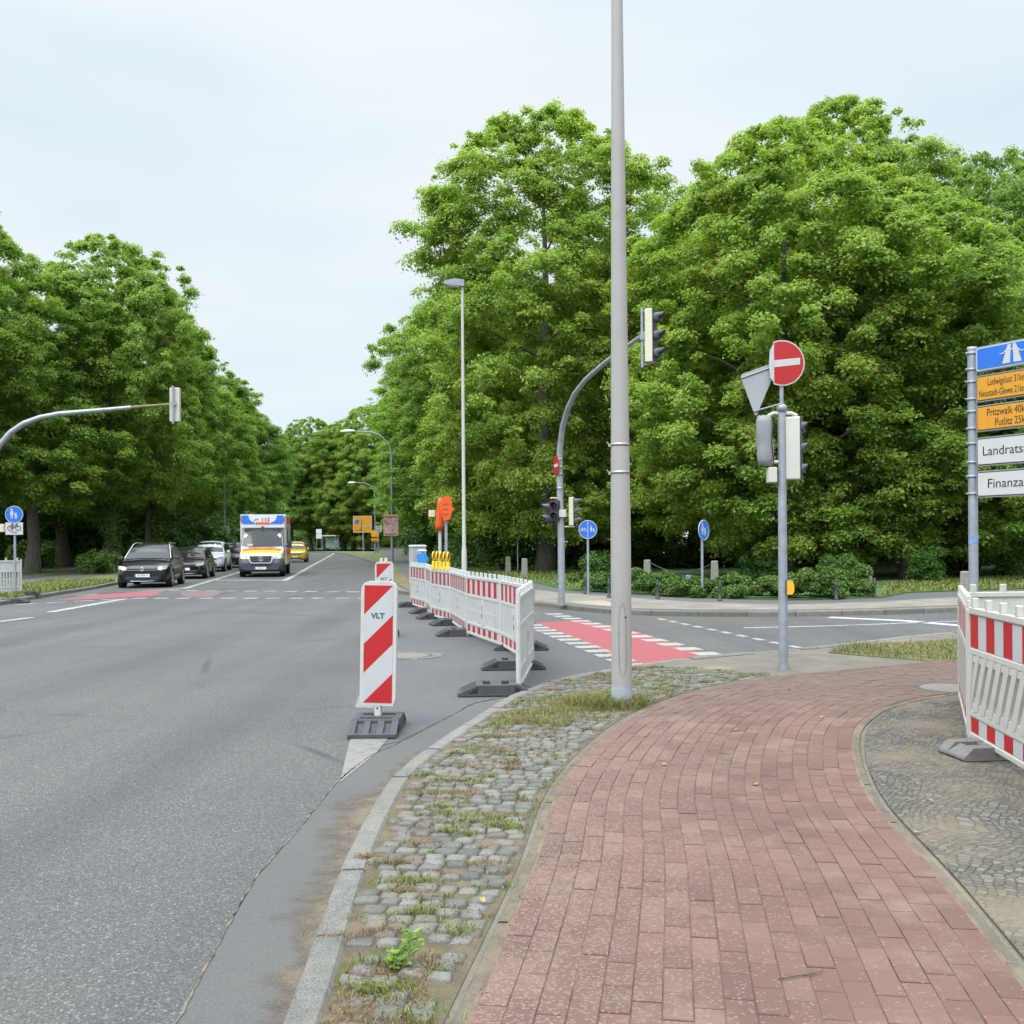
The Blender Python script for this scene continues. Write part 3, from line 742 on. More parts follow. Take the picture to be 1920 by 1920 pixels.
def crown_data(seed, H, R_, zb, ncl, nleaf, prof, lsize, rc=(.75, 1.45), flat=.62, droop=.18, hole=0.0):
    rng = np.random.default_rng(seed)
    ph = rng.uniform(0, 6.28, 6)
    h = rng.beta(1.15, 1.05, ncl); a = rng.uniform(0, 2 * PI, ncl)
    pr = np.interp(h, *prof)
    lump = 1 + .17 * np.sin(3 * a + ph[0] + 5 * h) + .13 * np.sin(2 * a + ph[1] - 8 * h) + .12 * np.sin(5 * a + ph[2] + 13 * h) + rng.normal(0, .09, ncl)
    rho = np.sqrt(rng.uniform(.0, 1, ncl)); rho = .42 + .58 * rho ** .6
    rad = R_ * pr * lump * rho
    C = np.stack([rad * np.cos(a), rad * np.sin(a), zb + (H - zb) * h - .06 * R_ * rho ** 2 * pr], 1)
    rcs = rng.uniform(rc[0], rc[1], ncl) * (1 - .35 * (h > .85)) 
    wts = rcs ** 2 * rng.uniform(.5, 1.3, ncl); wts /= wts.sum()
    if hole:
        keep = rng.uniform(size=ncl) > hole; wts = wts * keep; wts /= wts.sum()
    idx = rng.choice(ncl, nleaf, p=wts)
    d = rng.normal(size=(nleaf, 3)); d[:, 2] = np.where(rng.uniform(size=nleaf) < .72, np.abs(d[:, 2]), d[:, 2]); d /= np.linalg.norm(d, axis=1)[:, None]
    r = rcs[idx] * rng.uniform(0, 1, nleaf) ** .33 * rng.choice([1, 1, 1, 1.18], nleaf)
    out = C[idx][:, :2] / (np.linalg.norm(C[idx][:, :2], axis=1)[:, None] + .3)
    P = C[idx].copy(); off = d * r[:, None] * np.array([1, 1, flat])
    # sprays reach outwards and hang at the tips
    along = (off[:, :2] * out).sum(1); P += off; P[:, :2] += out * (along * .28)[:, None]; P[:, 2] -= droop * np.clip(along, 0, None) ** 1.3
    # sub-clump: pull the leaves towards twig ends so that the mass breaks into sprays
    tw = rng.normal(size=(ncl, 9, 3)); tw[:, :, 2] = np.abs(tw[:, :, 2]) * .9 - .25; tw /= np.linalg.norm(tw, axis=2)[:, :, None]
    ti = rng.integers(0, 9, nleaf); tgt = C[idx] + tw[idx, ti] * (rcs[idx] * .95)[:, None] * np.array([1.05, 1.05, flat * 1.05])
    f = rng.uniform(.0, .62, nleaf)[:, None]; P = P * (1 - f) + tgt * f
    N = d * .55 + np.array([0, 0, .62]) + rng.normal(size=(nleaf, 3)) * .42; N[:, :2] += out * .25
    S_ = lsize * rng.uniform(.65, 1.35, nleaf)
    return P, N, S_, C, rcs, rng
def trunk_mesh(name, H, r0, C, rng, zfork, nl=16, lean=0.0):
    s = MB(); pts = []; rd = []
    for q in range(9):
        f = q / 8; pts.append((lean * f * f * 2 + .12 * math.sin(q * 1.3), .10 * math.cos(q * 1.1) - .1, H * .86 * f - .1)); rd.append(r0 * (1.35 if q == 0 else 1.0 - .86 * f))
    s.tube(pts, rd, 10)
    for i in rng.choice(len(C), min(nl, len(C)), replace=False):
        c_ = C[i]; z0 = max(zfork, min(c_[2] - .2 - .35 * math.hypot(c_[0], c_[1]), H * .75)); f = min(1, z0 / (H * .86)); base = Vector((lean * f * f * 2, 0, z0))
        e = Vector(c_); m = base.lerp(e, .5) + Vector((0, 0, .25)); rr = r0 * (1 - .8 * f) * .42
        s.tube([base, base.lerp(m, .5), m, m.lerp(e, .6), e], [rr, rr * .8, rr * .6, rr * .35, .015], 6, caps=False)
    return s
PROTO = {}
def tree_proto(key, seed, H, R_, zb, ncl, nleaf, prof, lsize, leaf, r0, zfork, **kw):
    P, N, S_, C, rcs, rng = crown_data(seed, H, R_, zb, ncl, nleaf, prof, lsize, **kw)
    me = leaf_mesh('crown', P, N, S_, [leaf], rng)
    t = trunk_mesh('trunk', H, r0, C, rng, zfork)
    PROTO[key] = (me, t, H, R_)
def make_tree(key, x, y, H, R_, rz, label, group, cat='tree', name='lime_tree', z=.1):
    me, t, h0, r0 = PROTO[key]
    o = thing(name, label, cat, (x, y, z), rz, group)
    c_ = bpy.data.objects.new('crown', me); COL.objects.link(c_); c_.parent = o
    if isinstance(t, MB):
        tr = t.build('trunk', M_BARK, o); PROTO[key] = (me, tr.data, h0, r0)
    else:
        tr = bpy.data.objects.new('trunk', t); COL.objects.link(tr); tr.parent = o
    o.scale = (R_ / r0, R_ / r0, H / h0)
    return o
tree_proto('A', 11, 22, 5.6, 1.7, 1900, 420000, PROF_A, .14, M_LF1, .42, 3.0, rc=(.24, .78), flat=.95, droop=.22)
tree_proto('B', 23, 18, 5.4, 1.0, 1500, 350000, PROF_B, .14, M_LF1, .33, 2.2, rc=(.24, .76), flat=.85, droop=.30)
tree_proto('C', 37, 18, 5.6, 4.0, 1000, 250000, PROF_B, .15, M_LF3, .36, 3.4, rc=(.24, .78), flat=.9, droop=.22, hole=.20)
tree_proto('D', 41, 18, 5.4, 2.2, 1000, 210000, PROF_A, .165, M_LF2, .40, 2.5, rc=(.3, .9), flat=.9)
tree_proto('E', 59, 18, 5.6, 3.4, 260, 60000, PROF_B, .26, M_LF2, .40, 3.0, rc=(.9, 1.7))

G1 = 'tall trees on the right side of the main road'
# px, distance, height, radius, proto, turn, label
for px, d, H, R_, key, rz, lab in (
    (1022, 49, 22.0, 5.7, 'A', .4, 'tall full lime tree rising behind the tall grey pole, second highest crown'),
    (928, 66, 19.8, 5.4, 'A', 2.1, 'leafy tree behind the slender white street lamp pole'),
    (1165, 56, 17.5, 5.2, 'B', 3.0, 'tree filling the gap just to the right of the tall grey pole'),
    (866, 85, 22.4, 6.0, 'C', 1.0, 'tree with ragged outer twigs beside the upper part of the white lamp pole'),
    (846, 105, 22.0, 6.2, 'A', 4.1, 'tree right of the brown poster lamp along the footpath'),
    (822, 127, 21.5, 6.2, 'B', 3.1, 'tree farther along the right footpath, above the poster'),
    (806, 152, 21.5, 6.5, 'A', .9, 'farthest tall tree of the right row, behind the second arched lamp'),
    (1470, 38.5, 16.9, 5.2, 'B', .6, 'yellow green tree with bare dark stem showing, behind the no entry sign'),
    (1575, 52, 23.4, 6.2, 'A', 1.9, 'highest tree of the park, rounded top above the no entry sign'),
    (1300, 55, 18.2, 5.4, 'B', 5.2, 'drooping tree behind the small pedestrian sign by the shrubs'),
    (1705, 38, 14.2, 5.2, 'B', 2.6, 'spreading lower tree between the no entry sign and the signpost'),
    (1855, 58, 23.2, 5.6, 'D', .2, 'dark green tall tree standing behind the signpost, right picture edge'),
    (1960, 41, 12.8, 5.4, 'B', 4.4, 'low yellow green tree half cut off behind the blue motorway sign'),
    ):
    make_tree(key, gx(px, d), d, H, R_, rz, lab, G1)
G2 = 'trees along the left side of the main road'
for px, d, H, R_, key, rz, lab in (
    (-150, 46, 18.4, 4.4, 'C', 2.2, 'tall tree cut by the left picture edge above the traffic light arm'),
    (60, 52, 15.2, 5.4, 'C', .3, 'bushy tree behind the curved traffic light arm at far left'),
    (205, 55.5, 18.0, 4.9, 'C', 1.2, 'airy tree with highest left crown, ivy trunk beside the grass verge'),
    (283, 66, 17.2, 4.8, 'C', 3.4, 'tree behind the hanging traffic light, trunk behind the front black car'),
    (338, 80, 17.0, 5.0, 'C', 5.0, 'tree standing behind the white parked car in the left row'),
    (394, 97, 17.2, 5.0, 'C', .9, 'tree above the dark car at the end of the waiting queue'),
    (446, 117, 17.6, 5.2, 'D', 2.7, 'dark tree directly above the ambulance, last in the left row'),
    ):
    make_tree(key, gx(px, d), d, H, R_, rz, lab, G2)
G3 = 'far trees at the bend of the road'
for px, d, H, R_, key, rz, lab in (
    (690, 182, 25.5, 7.2, 'B', .5, 'rounded bright tree above the yellow direction board'),
    (645, 186, 23.0, 7.0, 'B', 2.0, 'pale green tree behind the far curved street lamps'),
    (582, 186, 24.0, 6.8, 'C', 3.2, 'tree with slanting dark trunk beyond the yellow car'),
    (612, 198, 22.0, 7.0, 'E', 4.0, 'tree with upright dark trunk by the bus shelter'),
    (545, 186, 20.5, 6.0, 'E', .4, 'tree showing in the gap just right of the ambulance'),
    (663, 186, 17.0, 6.5, 'E', 1.4, 'dark tree behind the person at the road bend'),
    ):
    make_tree(key, gx(px, d), d, H, R_, rz, lab, G3)
LB = 'distant tree far beyond the bend of the road'
for px, d in ((520, 235), (560, 250), (600, 240), (640, 255), (680, 240), (725, 250), (765, 225)):
    make_tree('E', gx(px, d), d, 16 + px % 3, 7.5, px * .3, LB, 'distant trees beyond the bend')
# the shaded inside of the park: trees nobody can tell apart
rng = random.Random(5); n = 0
LB = 'dark tree deep in the shaded park behind the front row'
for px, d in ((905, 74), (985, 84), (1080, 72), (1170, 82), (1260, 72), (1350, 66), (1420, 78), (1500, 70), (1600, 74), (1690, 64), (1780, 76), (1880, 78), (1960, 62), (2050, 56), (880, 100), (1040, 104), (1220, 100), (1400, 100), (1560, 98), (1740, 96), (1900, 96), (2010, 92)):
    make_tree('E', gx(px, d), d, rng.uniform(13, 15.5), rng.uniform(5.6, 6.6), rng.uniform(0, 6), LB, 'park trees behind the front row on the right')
LB = 'dark tree deep in the wooded ground left of the road'
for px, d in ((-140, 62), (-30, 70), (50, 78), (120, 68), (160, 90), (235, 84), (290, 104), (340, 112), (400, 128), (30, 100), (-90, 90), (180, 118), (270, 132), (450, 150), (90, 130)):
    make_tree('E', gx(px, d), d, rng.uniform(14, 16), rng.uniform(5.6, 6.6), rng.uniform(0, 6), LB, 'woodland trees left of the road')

# ---- shrubs
def shrub_mesh(seed, w_, dp, h, ncl, nleaf, lsize, rcs=(.25, .45)):
    rng = np.random.default_rng(seed)
    C = np.stack([rng.uniform(-w_ / 2, w_ / 2, ncl), rng.uniform(-dp / 2, dp / 2, ncl), rng.uniform(.1, 1, ncl) * h * (1 - .4 * rng.uniform(0, 1, ncl) ** 2)], 1)
    rc = rng.uniform(*rcs, ncl); i = rng.integers(0, ncl, nleaf)
    d = rng.normal(size=(nleaf, 3)); d[:, 2] = np.abs(d[:, 2]) - .3; d /= np.linalg.norm(d, axis=1)[:, None]
    P = C[i] + d * (rc[i] * rng.uniform(.2, 1, nleaf) ** .4)[:, None]; P[:, 2] = np.clip(P[:, 2], .02, None)
    N = d * .6 + np.array([0, 0, .6]) + rng.normal(size=(nleaf, 3)) * .5
    return leaf_mesh('foliage', P, N, lsize * rng.uniform(.6, 1.4, nleaf), [M_LF4], rng)
def shrub(name, label, x, y, z, me, rz=0, group=None, scale=1, cat='shrub'):
    o = bpy.data.objects.new(name, me); COL.objects.link(o); o.location = (x, y, z); o.rotation_euler = (0, 0, rz); o.scale = (scale,) * 3
    return tag(o, label, cat, group)
bed = MB()
a = at(1066, 1108, FS).to_2d(); b = at(1300, 1121, FS).to_2d(); c3 = at(1480, 1126, FS).to_2d(); d4 = at(1648, 1122, FS).to_2d()
def hedge_run(A, B, dp, h, nleaf, seed, label):
    m = (A + B) / 2; L_ = (B - A).length; ang = math.atan2((B - A).y, (B - A).x)
    n_ = Vector((-(B - A).y, (B - A).x)).normalized(); m = m + n_ * dp / 2
    me = shrub_mesh(seed, L_, dp, h, int(L_ * dp * 10), nleaf * 2, .075, (.12, .26))
    shrub('hedge', label, m.x, m.y, FS + .02, me, ang, 'low shrub bed along the far pavement', cat='hedge')
hedge_run(a, at(1180, 1115, FS).to_2d(), 1.8, .55, 11000, 1, 'low green shrubs between the traffic light mast and the tall grey pole')
hedge_run(at(1180, 1115, FS).to_2d(), at(1330, 1123, FS).to_2d(), 1.8, .42, 11000, 2, 'low green shrubs around the small pedestrian sign post')
hedge_run(at(1330, 1123, FS).to_2d(), c3, 1.8, .48, 11000, 3, 'low green shrubs just left of the no entry sign pole')
hedge_run(c3, d4, 1.7, .66, 13000, 4, 'taller shrubs at the right end of the bed behind the yellow push button')
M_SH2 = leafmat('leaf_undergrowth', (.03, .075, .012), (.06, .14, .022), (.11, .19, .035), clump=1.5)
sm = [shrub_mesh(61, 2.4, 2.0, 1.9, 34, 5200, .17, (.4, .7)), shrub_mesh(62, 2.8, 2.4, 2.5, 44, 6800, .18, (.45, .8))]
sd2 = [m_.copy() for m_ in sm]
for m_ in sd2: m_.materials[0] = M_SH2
for px, d, q, s_, lab in ((1570, 31, 1, .36, 'rounded bush behind the push button box under the drooping tree'), (1735, 34, 1, .42, 'large leafy bush on the lawn between the two stone posts'),
                          (1800, 40, 0, .5, 'bush on the shaded lawn just left of the signpost'), (1425, 36, 0, .45, 'bush in the shade just left of the no entry pole'),
                          (1115, 38, 0, .5, 'small dark bush behind the blue cycle and pedestrian sign'), (1895, 38, 0, .5, 'bush behind the signpost near the right picture edge')):
    shrub('bush', lab, gx(px, d), d, FS, (sm if px == 0 else sd2)[q], px * .37, 'bushes on the park lawn', s_)
for i_, (px, d, s_, lab) in enumerate(((870, 62, 1.3, 'tall leafy undergrowth behind the orange bagged signal'), (845, 74, 1.4, 'leafy undergrowth behind the grey cabinets'), (915, 56, 1.1, 'leafy undergrowth right of the white lamp pole'),
                          (812, 90, 1.4, 'undergrowth beside the far footpath right of the poster'), (782, 112, 1.5, 'undergrowth far along the right footpath'), (955, 50, 1.0, 'undergrowth behind the row of stone posts'))):
    shrub('bush', lab, gx(px, d), d, FS, sd2[i_ % 2], px * .7, 'undergrowth along the right footpath', s_)
LBU = 'dark undergrowth in the shade between the park trunks'
rng = random.Random(9)
for q in range(26):
    px = 880 + q * 44 + rng.uniform(-15, 15); d = rng.uniform(52, 66)
    shrub('bush', LBU, gx(px, d), d, FS, sd2[q % 2], rng.uniform(0, 6), 'park undergrowth', rng.uniform(.45, .8))
for px, d, s_, lab in ((185, 50, .55, 'small bush at the foot of the ivy trunk on the verge'), (60, 60, .8, 'bush behind the pedestrian sign at far left'), (290, 62, .8, 'bush behind the front black car')):
    shrub('bush', lab, gx(px, d), d, FS, sm[0], px, 'bushes left of the road', s_)
LBU = 'distant bush under the far trees beyond the bend'
for q in range(13):
    px = 486 + q * 24; shrub('bush', LBU, gx(px, 222 + 9 * (q % 3)), 222 + 9 * (q % 3), FS, sm[q % 2], q, 'distant bushes', 1.5)
LBU = 'dark undergrowth in the wooded ground left of the road'
for q in range(16):
    px = -60 + q * 33 + rng.uniform(-10, 10); d = rng.uniform(74, 92)
    shrub('bush', LBU, gx(px, d), d, FS, sd2[q % 2], rng.uniform(0, 6), 'woodland undergrowth', rng.uniform(.9, 1.5))
# ivy on two of the left trunks
rngn = np.random.default_rng(4)
for px, d, lab in ((212, 55.5, 'ivy leaves climbing the trunk behind the verge grass'), (300, 66, 'ivy leaves climbing the trunk behind the front black car')):
    n_ = 1800; a_ = rngn.uniform(0, 6.28, n_); z_ = rngn.uniform(.1, 5.0, n_); r_ = .42 + rngn.uniform(0, .28, n_) * (1.3 + np.sin(z_ * 3))
    P = np.stack([r_ * np.cos(a_), r_ * np.sin(a_), z_], 1); N = np.stack([np.cos(a_), np.sin(a_), rngn.uniform(0, 1, n_)], 1)
    shrub('ivy', lab, gx(px, d), d, FS, leaf_mesh('ivy', P, N, rngn.uniform(.12, .24, n_), [M_LF4], rngn), 0, 'ivy on tree trunks', cat='ivy')

# ---- grass
def grass_mat(name, stops):
    k = NT(name); cc = k.ramp(k.math('ADD', k.math('MULTIPLY', k.island(), .55), k.math('MULTIPLY', k.noise(1.2, 4, .6), .5)), stops)
    k.col(cc); k.rough(.6); tr = k.n('ShaderNodeBsdfTranslucent'); k.l(cc, tr.inputs[0]); ms = k.n('ShaderNodeMixShader'); ms.inputs[0].default_value = .3
    k.l(k.b.outputs[0], ms.inputs[1]); k.l(tr.outputs[0], ms.inputs[2]); k.l(ms.outputs[0], k.out.inputs[0]); return k.m
M_GR = grass_mat('grass_blade', [(.25, (.075, .125, .014)), (.5, (.15, .20, .03)), (.8, (.27, .24, .08))])
M_DRY = grass_mat('dry_blade', [(.25, (.15, .085, .04)), (.6, (.24, .16, .075)), (.85, (.13, .14, .03))])
M_DRYG = grass_mat('yellow_grass', [(.25, (.12, .11, .03)), (.5, (.21, .17, .065)), (.75, (.13, .16, .03))])
M_WEED = grass_mat('weed_leaf', [(.25, (.08, .17, .015)), (.6, (.16, .28, .025)), (.85, (.24, .33, .035))])
def blades(name, roots, hs, wd, m, seed, lean=.5):
    r = np.random.default_rng(seed); n_ = len(roots); roots = np.asarray(roots, float); hs = np.asarray(hs)
    a_ = r.uniform(0, 6.28, n_); dirv = np.stack([np.cos(a_), np.sin(a_), np.zeros(n_)], 1); l_ = r.uniform(.1, 1, n_) * lean
    mid = roots + dirv * (l_ * hs * .35)[:, None]; mid[:, 2] += hs * .6
    tip = roots + dirv * (l_ * hs)[:, None]; tip[:, 2] += hs * (1 - .35 * l_)
    sd = np.stack([-np.sin(a_ + r.uniform(-.8, .8, n_)), np.cos(a_), np.zeros(n_)], 1) * (wd * r.uniform(.6, 1.3, n_))[:, None] / 2
    V = np.stack([roots - sd, roots + sd, mid + sd * .8, mid - sd * .8, tip], 1).reshape(-1, 3)
    me = bpy.data.meshes.new(name); me.vertices.add(5 * n_); me.vertices.foreach_set('co', V.reshape(-1).astype(np.float32))
    base_ = (np.arange(n_) * 5)[:, None]; lp = (base_ + np.array([0, 1, 2, 3, 3, 2, 4])).reshape(-1).astype(np.int32)
    me.loops.add(7 * n_); me.loops.foreach_set('vertex_index', lp)
    ls = (np.arange(n_) * 7)[:, None] + np.array([0, 4]); me.polygons.add(2 * n_); me.polygons.foreach_set('loop_start', ls.reshape(-1).astype(np.int32)); me.update(calc_edges=True)
    me.materials.append(m); o = bpy.data.objects.new(name, me); COL.objects.link(o); return o
def scatter(poly, n_, z, rng):
    xs = [p[0] for p in poly]; ys = [p[1] for p in poly]; out = []
    while len(out) < n_:
        p = (rng.uniform(min(xs), max(xs)), rng.uniform(min(ys), max(ys)))
        if inside(p, poly): out.append((*p, z))
    return out
rng = random.Random(12)
# tufts between the cobbles
roots, hs, droots, dhs = [], [], [], []
for q in range(560):
    cpt = rng.choice(cob_cent); x, y = cpt.x + rng.uniform(-.09, .09), cpt.y + rng.uniform(-.06, .06)
    big = rng.random() < .35
    n_ = rng.randint(40, 90) if big else rng.randint(8, 26); sp_ = rng.uniform(.022, .05) if big else .022; hh_ = rng.uniform(.020, .046) if big else rng.uniform(.014, .028)
    tgt, th = (droots, dhs) if rng.random() < .38 else (roots, hs)
    for _ in range(n_):
        tgt.append((x + rng.gauss(0, sp_ * 1.5), y + rng.gauss(0, sp_ * .6), S - .006)); th.append(hh_ * rng.uniform(.5, 1.4))
# ring of grass at the foot of the tall pole
for q in range(5000):
    a_ = rng.uniform(0, 6.28); r_ = abs(rng.gauss(0, .30)) + .09; x, y = POLE.x - .12 + r_ * math.cos(a_) * 1.35, POLE.y + .05 + r_ * math.sin(a_) * .95
    if inside((x, y), cob_poly):
        tgt, th = (droots, dhs) if rng.random() < .3 else (roots, hs)
        tgt.append((x, y, S - .006)); th.append(rng.uniform(.02, .10) * (1.7 if r_ < .3 else .7))
for q in range(70):
    x0, y0 = rng.uniform(-.2, .75), 0; y0 = 8.6 + x0 * .9 + rng.uniform(-.4, .5)
    for _ in range(45):
        x, y = x0 + rng.gauss(0, .07), y0 + rng.gauss(0, .05)
        if inside((x, y), cob_poly): 
            tgt, th = (droots, dhs) if rng.random() < .5 else (roots, hs)
            tgt.append((x, y, S - .006)); th.append(rng.uniform(.02, .07))
# the nearest corner: matted dead grass
for q in range(1800):
    x, y = rng.uniform(-.62, -.30), rng.uniform(3.0, 3.75)
    if inside((x, y), cob_poly) and rng.random() < .8 - abs(x + .5): droots.append((x, y, S - .01)); dhs.append(rng.uniform(.012, .032))
for q in range(120):       # joints of the red path and its edges
    i_ = rng.randrange(100, len(pl) - 100)
    if pl[i_].y > 10 or pl[i_].y < 2.9: continue
    t_ = rng.choice([0, 0, 1, 2, 3, rng.randrange(NC)]) * CW
    p_ = pl[i_] + PN[i_] * t_
    for _ in range(rng.randint(3, 9)): roots.append((p_.x + rng.gauss(0, .008), p_.y + rng.gauss(0, .02), S - .004)); hs.append(rng.uniform(.006, .02))
tag(blades('weeds', roots, hs, .005, M_GR, 1, 1.5), 'green grass and weeds growing between the cobbles and round the pole foot', 'weeds', kind='stuff')
tag(blades('dry_grass', droots, dhs, .0042, M_DRY, 2, 2.4), 'dry brown grass and moss matted between the cobbles', 'dry grass', kind='stuff')
gp = XY([(1553, 1222), (1600, 1208), (1700, 1204), (1800, 1198), (1990, 1190), (1990, 1245), (1800, 1242), (1700, 1234), (1620, 1228)], S)
sheet('grass_bed', gp, .062, M_VERGE)
rr_ = scatter(gp, 6500, .06, rng); tag(blades('grass', rr_, [rng.uniform(.015, .06) * (1.9 if p[0] < 5.1 or rng.random() < .12 else 1) for p in rr_], .009, M_DRYG, 3, 1.1), 'patch of yellowing grass between the side street and the paving', 'grass', kind='stuff')
vp = [(-13.95, 28.4), (-14.4, 31.5), (-14.8, 35), (-15.6, 40), (-18, 40), (-17.2, 34), (-16.5, 30)]
rr_ = scatter(vp, 9000, FS + .01, rng); tag(blades('grass', rr_, [rng.uniform(.05, .2) for p in rr_], .03, M_GR, 4, .9), 'yellow green verge grass along the left kerb', 'grass', kind='stuff')
lp_ = XY([(800, 1047), (870, 1072), (940, 1084), (1000, 1092), (1062, 1106), (1300, 1117), (1300, 1090), (1000, 1066), (850, 1045)], FS)
rr_ = scatter(lp_, 9000, FS + .03, rng); tag(blades('grass', rr_, [rng.uniform(.05, .18) for p in rr_], .035, M_GR, 5, .9), 'lawn grass along the far footpath behind the stone posts', 'grass', kind='stuff')
lp_ = XY([(1655, 1121), (1700, 1112), (1960, 1103), (1960, 1080), (1655, 1095)], FS)
rr_ = scatter(lp_, 6000, FS + .03, rng); tag(blades('grass', rr_, [rng.uniform(.05, .15) for p in rr_], .03, M_GR, 6, .9), 'lawn grass behind the far pavement at the right', 'grass', kind='stuff')
# the tall weed on the cobbles
p = at(752, 1812, S); o = thing('weed_plant', 'bright green leafy weed standing up between the near cobbles', 'plant', (p.x, p.y, S))
rw = np.random.default_rng(8); s = MB(); Pq, Nq, Sq, Tq = [], [], [], []
for st in range(5):
    a_ = rw.uniform(-.9, .9) + (.35 if st < 3 else 0); ln_ = (.16, .13, .09, .06, .05)[st]; bx_, by_ = rw.uniform(-.03, .03), rw.uniform(-.02, .02)
    pts = [(bx_ + math.sin(a_) * ln_ * f * f * .75, by_ + .02 * f, ln_ * (f - .22 * f ** 3)) for f in (0, .3, .6, .85, 1)]
    s.tube(pts, [.0026, .0023, .002, .0014, .001], 6)
    for f in np.linspace(.15, 1, 13):
        q = Vector(pts[min(4, int(f * 4.5))]).lerp(Vector(pts[min(4, int(f * 4.5) + 1)]), .5); aa = rw.uniform(0, 6.28); L_ = rw.uniform(.028, .05)
        Pq.append((q.x + math.cos(aa) * L_ * .5, q.y + math.sin(aa) * L_ * .5, q.z + .004)); Nq.append((-math.cos(aa) * .3 + rw.normal() * .25, -math.sin(aa) * .3 - .15, 1)); Sq.append(L_); Tq.append((math.cos(aa), math.sin(aa), .2))
s.build('stem', M_WEED, o)
me = leaf_mesh('leaves', np.array(Pq), np.array(Nq), np.array(Sq), [M_WEED], rw, .45, np.array(Tq)); q = bpy.data.objects.new('leaves', me); COL.objects.link(q); q.parent = o
# fallen leaves
lfm = simple('dead_leaf', (.36, .24, .09), .8, 0, .35, 20)
for px, py, lab in ((1540, 1347, 'dry leaf on the red path before the push button pole'), (1480, 1294, 'dry leaf on the red paving near the sign pole foot'), (1378, 1371, 'dry leaf on the red path left of centre'), (1246, 1436, 'dry leaf on the red path just right of the cobbles'),
                    (1418, 1474, 'pale dry leaf in the middle of the red path'), (1745, 1505, 'dry leaf on the mosaic stones near the fence base'), (1718, 1563, 'small dry leaf on the mosaic stones'), (905, 1692, 'curled green brown leaf beside the path edging')):
    p = at(px, py, S); s = MB(); a_ = px * .7; L_ = .045
    vs = []
    for f in (0, .25, .55, .8, 1):
        w_ = .5 * math.sin(PI * min(1, f * 1.05)) * .62
        for sgn in (-1, 0, 1): vs.append(((f - .5) * L_, sgn * w_ * L_, .004 + abs(sgn) * .007 + .006 * math.sin(f * 5 + px)))
    s.add(vs, [(3 * i_ + k_, 3 * i_ + k_ + 1, 3 * i_ + k_ + 4, 3 * i_ + k_ + 3) for i_ in range(4) for k_ in (0, 1)], 0, True, Matrix.Rotation(a_, 4, 'Z'))
    q = s.build('fallen_leaf', lfm); q.location = (p.x, p.y, S + .004); tag(q, lab, 'leaf', 'fallen leaves on the paving')
    sm_ = q.modifiers.new('s', 'SOLIDIFY'); sm_.thickness = .0008
p = at(1505, 1835, S); s = MB(); s.tube([(-.09, -.02, .006), (-.03, -.002, .008), (.03, .012, .007), (.09, .05, .006)], [.0028, .003, .0026, .0016], 6); s.tube([(.03, .012, .007), (.05, .045, .007)], [.002, .001], 6)
q = s.build('twig', M_BARK); q.location = p; q.location.z = S + .003; tag(q, 'thin bent twig lying on the near red path', 'twig')
# ================================================================== STREET FURNITURE
M_PLAS = simple('white_plastic', (.47, .47, .455), .45, 0, .05, 3, dirt=((.29, .27, .23), .45))
M_PLAST = simple('aged_white_plastic', (.45, .44, .40), .5, 0, .06, 4, dirt=((.42, .36, .24), .5))
M_REDF = simple('red_film', (.40, .006, .008), .5, 0, .07, 5, dirt=((.26, .03, .03), .4)); M_WHF = simple('white_film', (.42, .43, .44), .5, 0, .05, 4)
M_REDF2 = simple('faded_red_film', (.29, .03, .035), .5, 0, .12, 6); M_WHF2 = simple('faded_white_film', (.40, .375, .36), .5, 0, .08, 6)
M_RUB = simple('recycled_rubber', (.052, .054, .058), .75, 0, .2, 14, .35, 90, dirt=((.12, .11, .10), .5))
M_RUBG = simple('grey_recycled_plastic', (.13, .125, .12), .85, 0, .18, 12, .35, 90, dirt=((.22, .19, .15), .5))
M_GALV = simple('galvanised_steel', (.285, .31, .345), .5, .35, .16, 8, .1, 60, dirt=((.24, .26, .29), .5))
M_GALVD = simple('weathered_steel', (.25, .28, .32), .55, .3, .14, 5)
M_ALU = simple('sign_back', (.26, .275, .285), .5, .3, .07, 4)
M_POLE = simple('pole_paint', (.32, .30, .285), .6, 0, .07, 1.5, .08, 90, dirt=((.24, .21, .185), .45))
M_POLEF = simple('pole_foot_paint', (.30, .33, .37), .6, .1, .12, 9, dirt=((.40, .37, .34), .6))
M_LAMPP = simple('lamp_pole', (.45, .45, .42), .5, .05, .08, 3, dirt=((.38, .36, .32), .5))
M_STEEL = simple('bright_band', (.36, .36, .36), .4, .7, .05)
M_CREAM = simple('cream_housing', (.54, .53, .40), .5, 0, .06, 3, dirt=((.40, .40, .28), .4)); M_CREAMW = simple('pale_housing', (.50, .50, .44), .5, 0, .05, 3, dirt=((.42, .42, .36), .3))
M_BLACK = simple('black_plastic', (.022, .022, .025), .5, 0, .1); M_VIS = simple('visor_grey', (.075, .085, .10), .55)
M_LENSR = simple('lens_red', (.10, .02, .02), .2); M_LENSG = simple('lens_dark', (.03, .045, .05), .2)
M_BLUE = simple('sign_blue', (.012, .13, .55), .4, 0, .05); M_SIGNW = simple('sign_white', (.48, .48, .48), .4, 0, .03); M_SIGNY = simple('sign_yellow', (.58, .26, .01), .4, 0, .04); M_INK = simple('sign_black', (.02, .02, .02), .5)
M_ORBAG = simple('orange_bag', (.66, .085, .010), .6, 0, .10, 5, .3, 20); M_GRBAG = simple('grey_bag', (.23, .24, .25), .7, 0, .14, 5, .4, 20)
M_YEL = simple('yellow_plastic', (.72, .47, .01), .4, 0, .06); M_AMBER = simple('amber_lens', (.28, .05, .008), .25); M_ORG = simple('button_orange', (.88, .40, .01), .4)
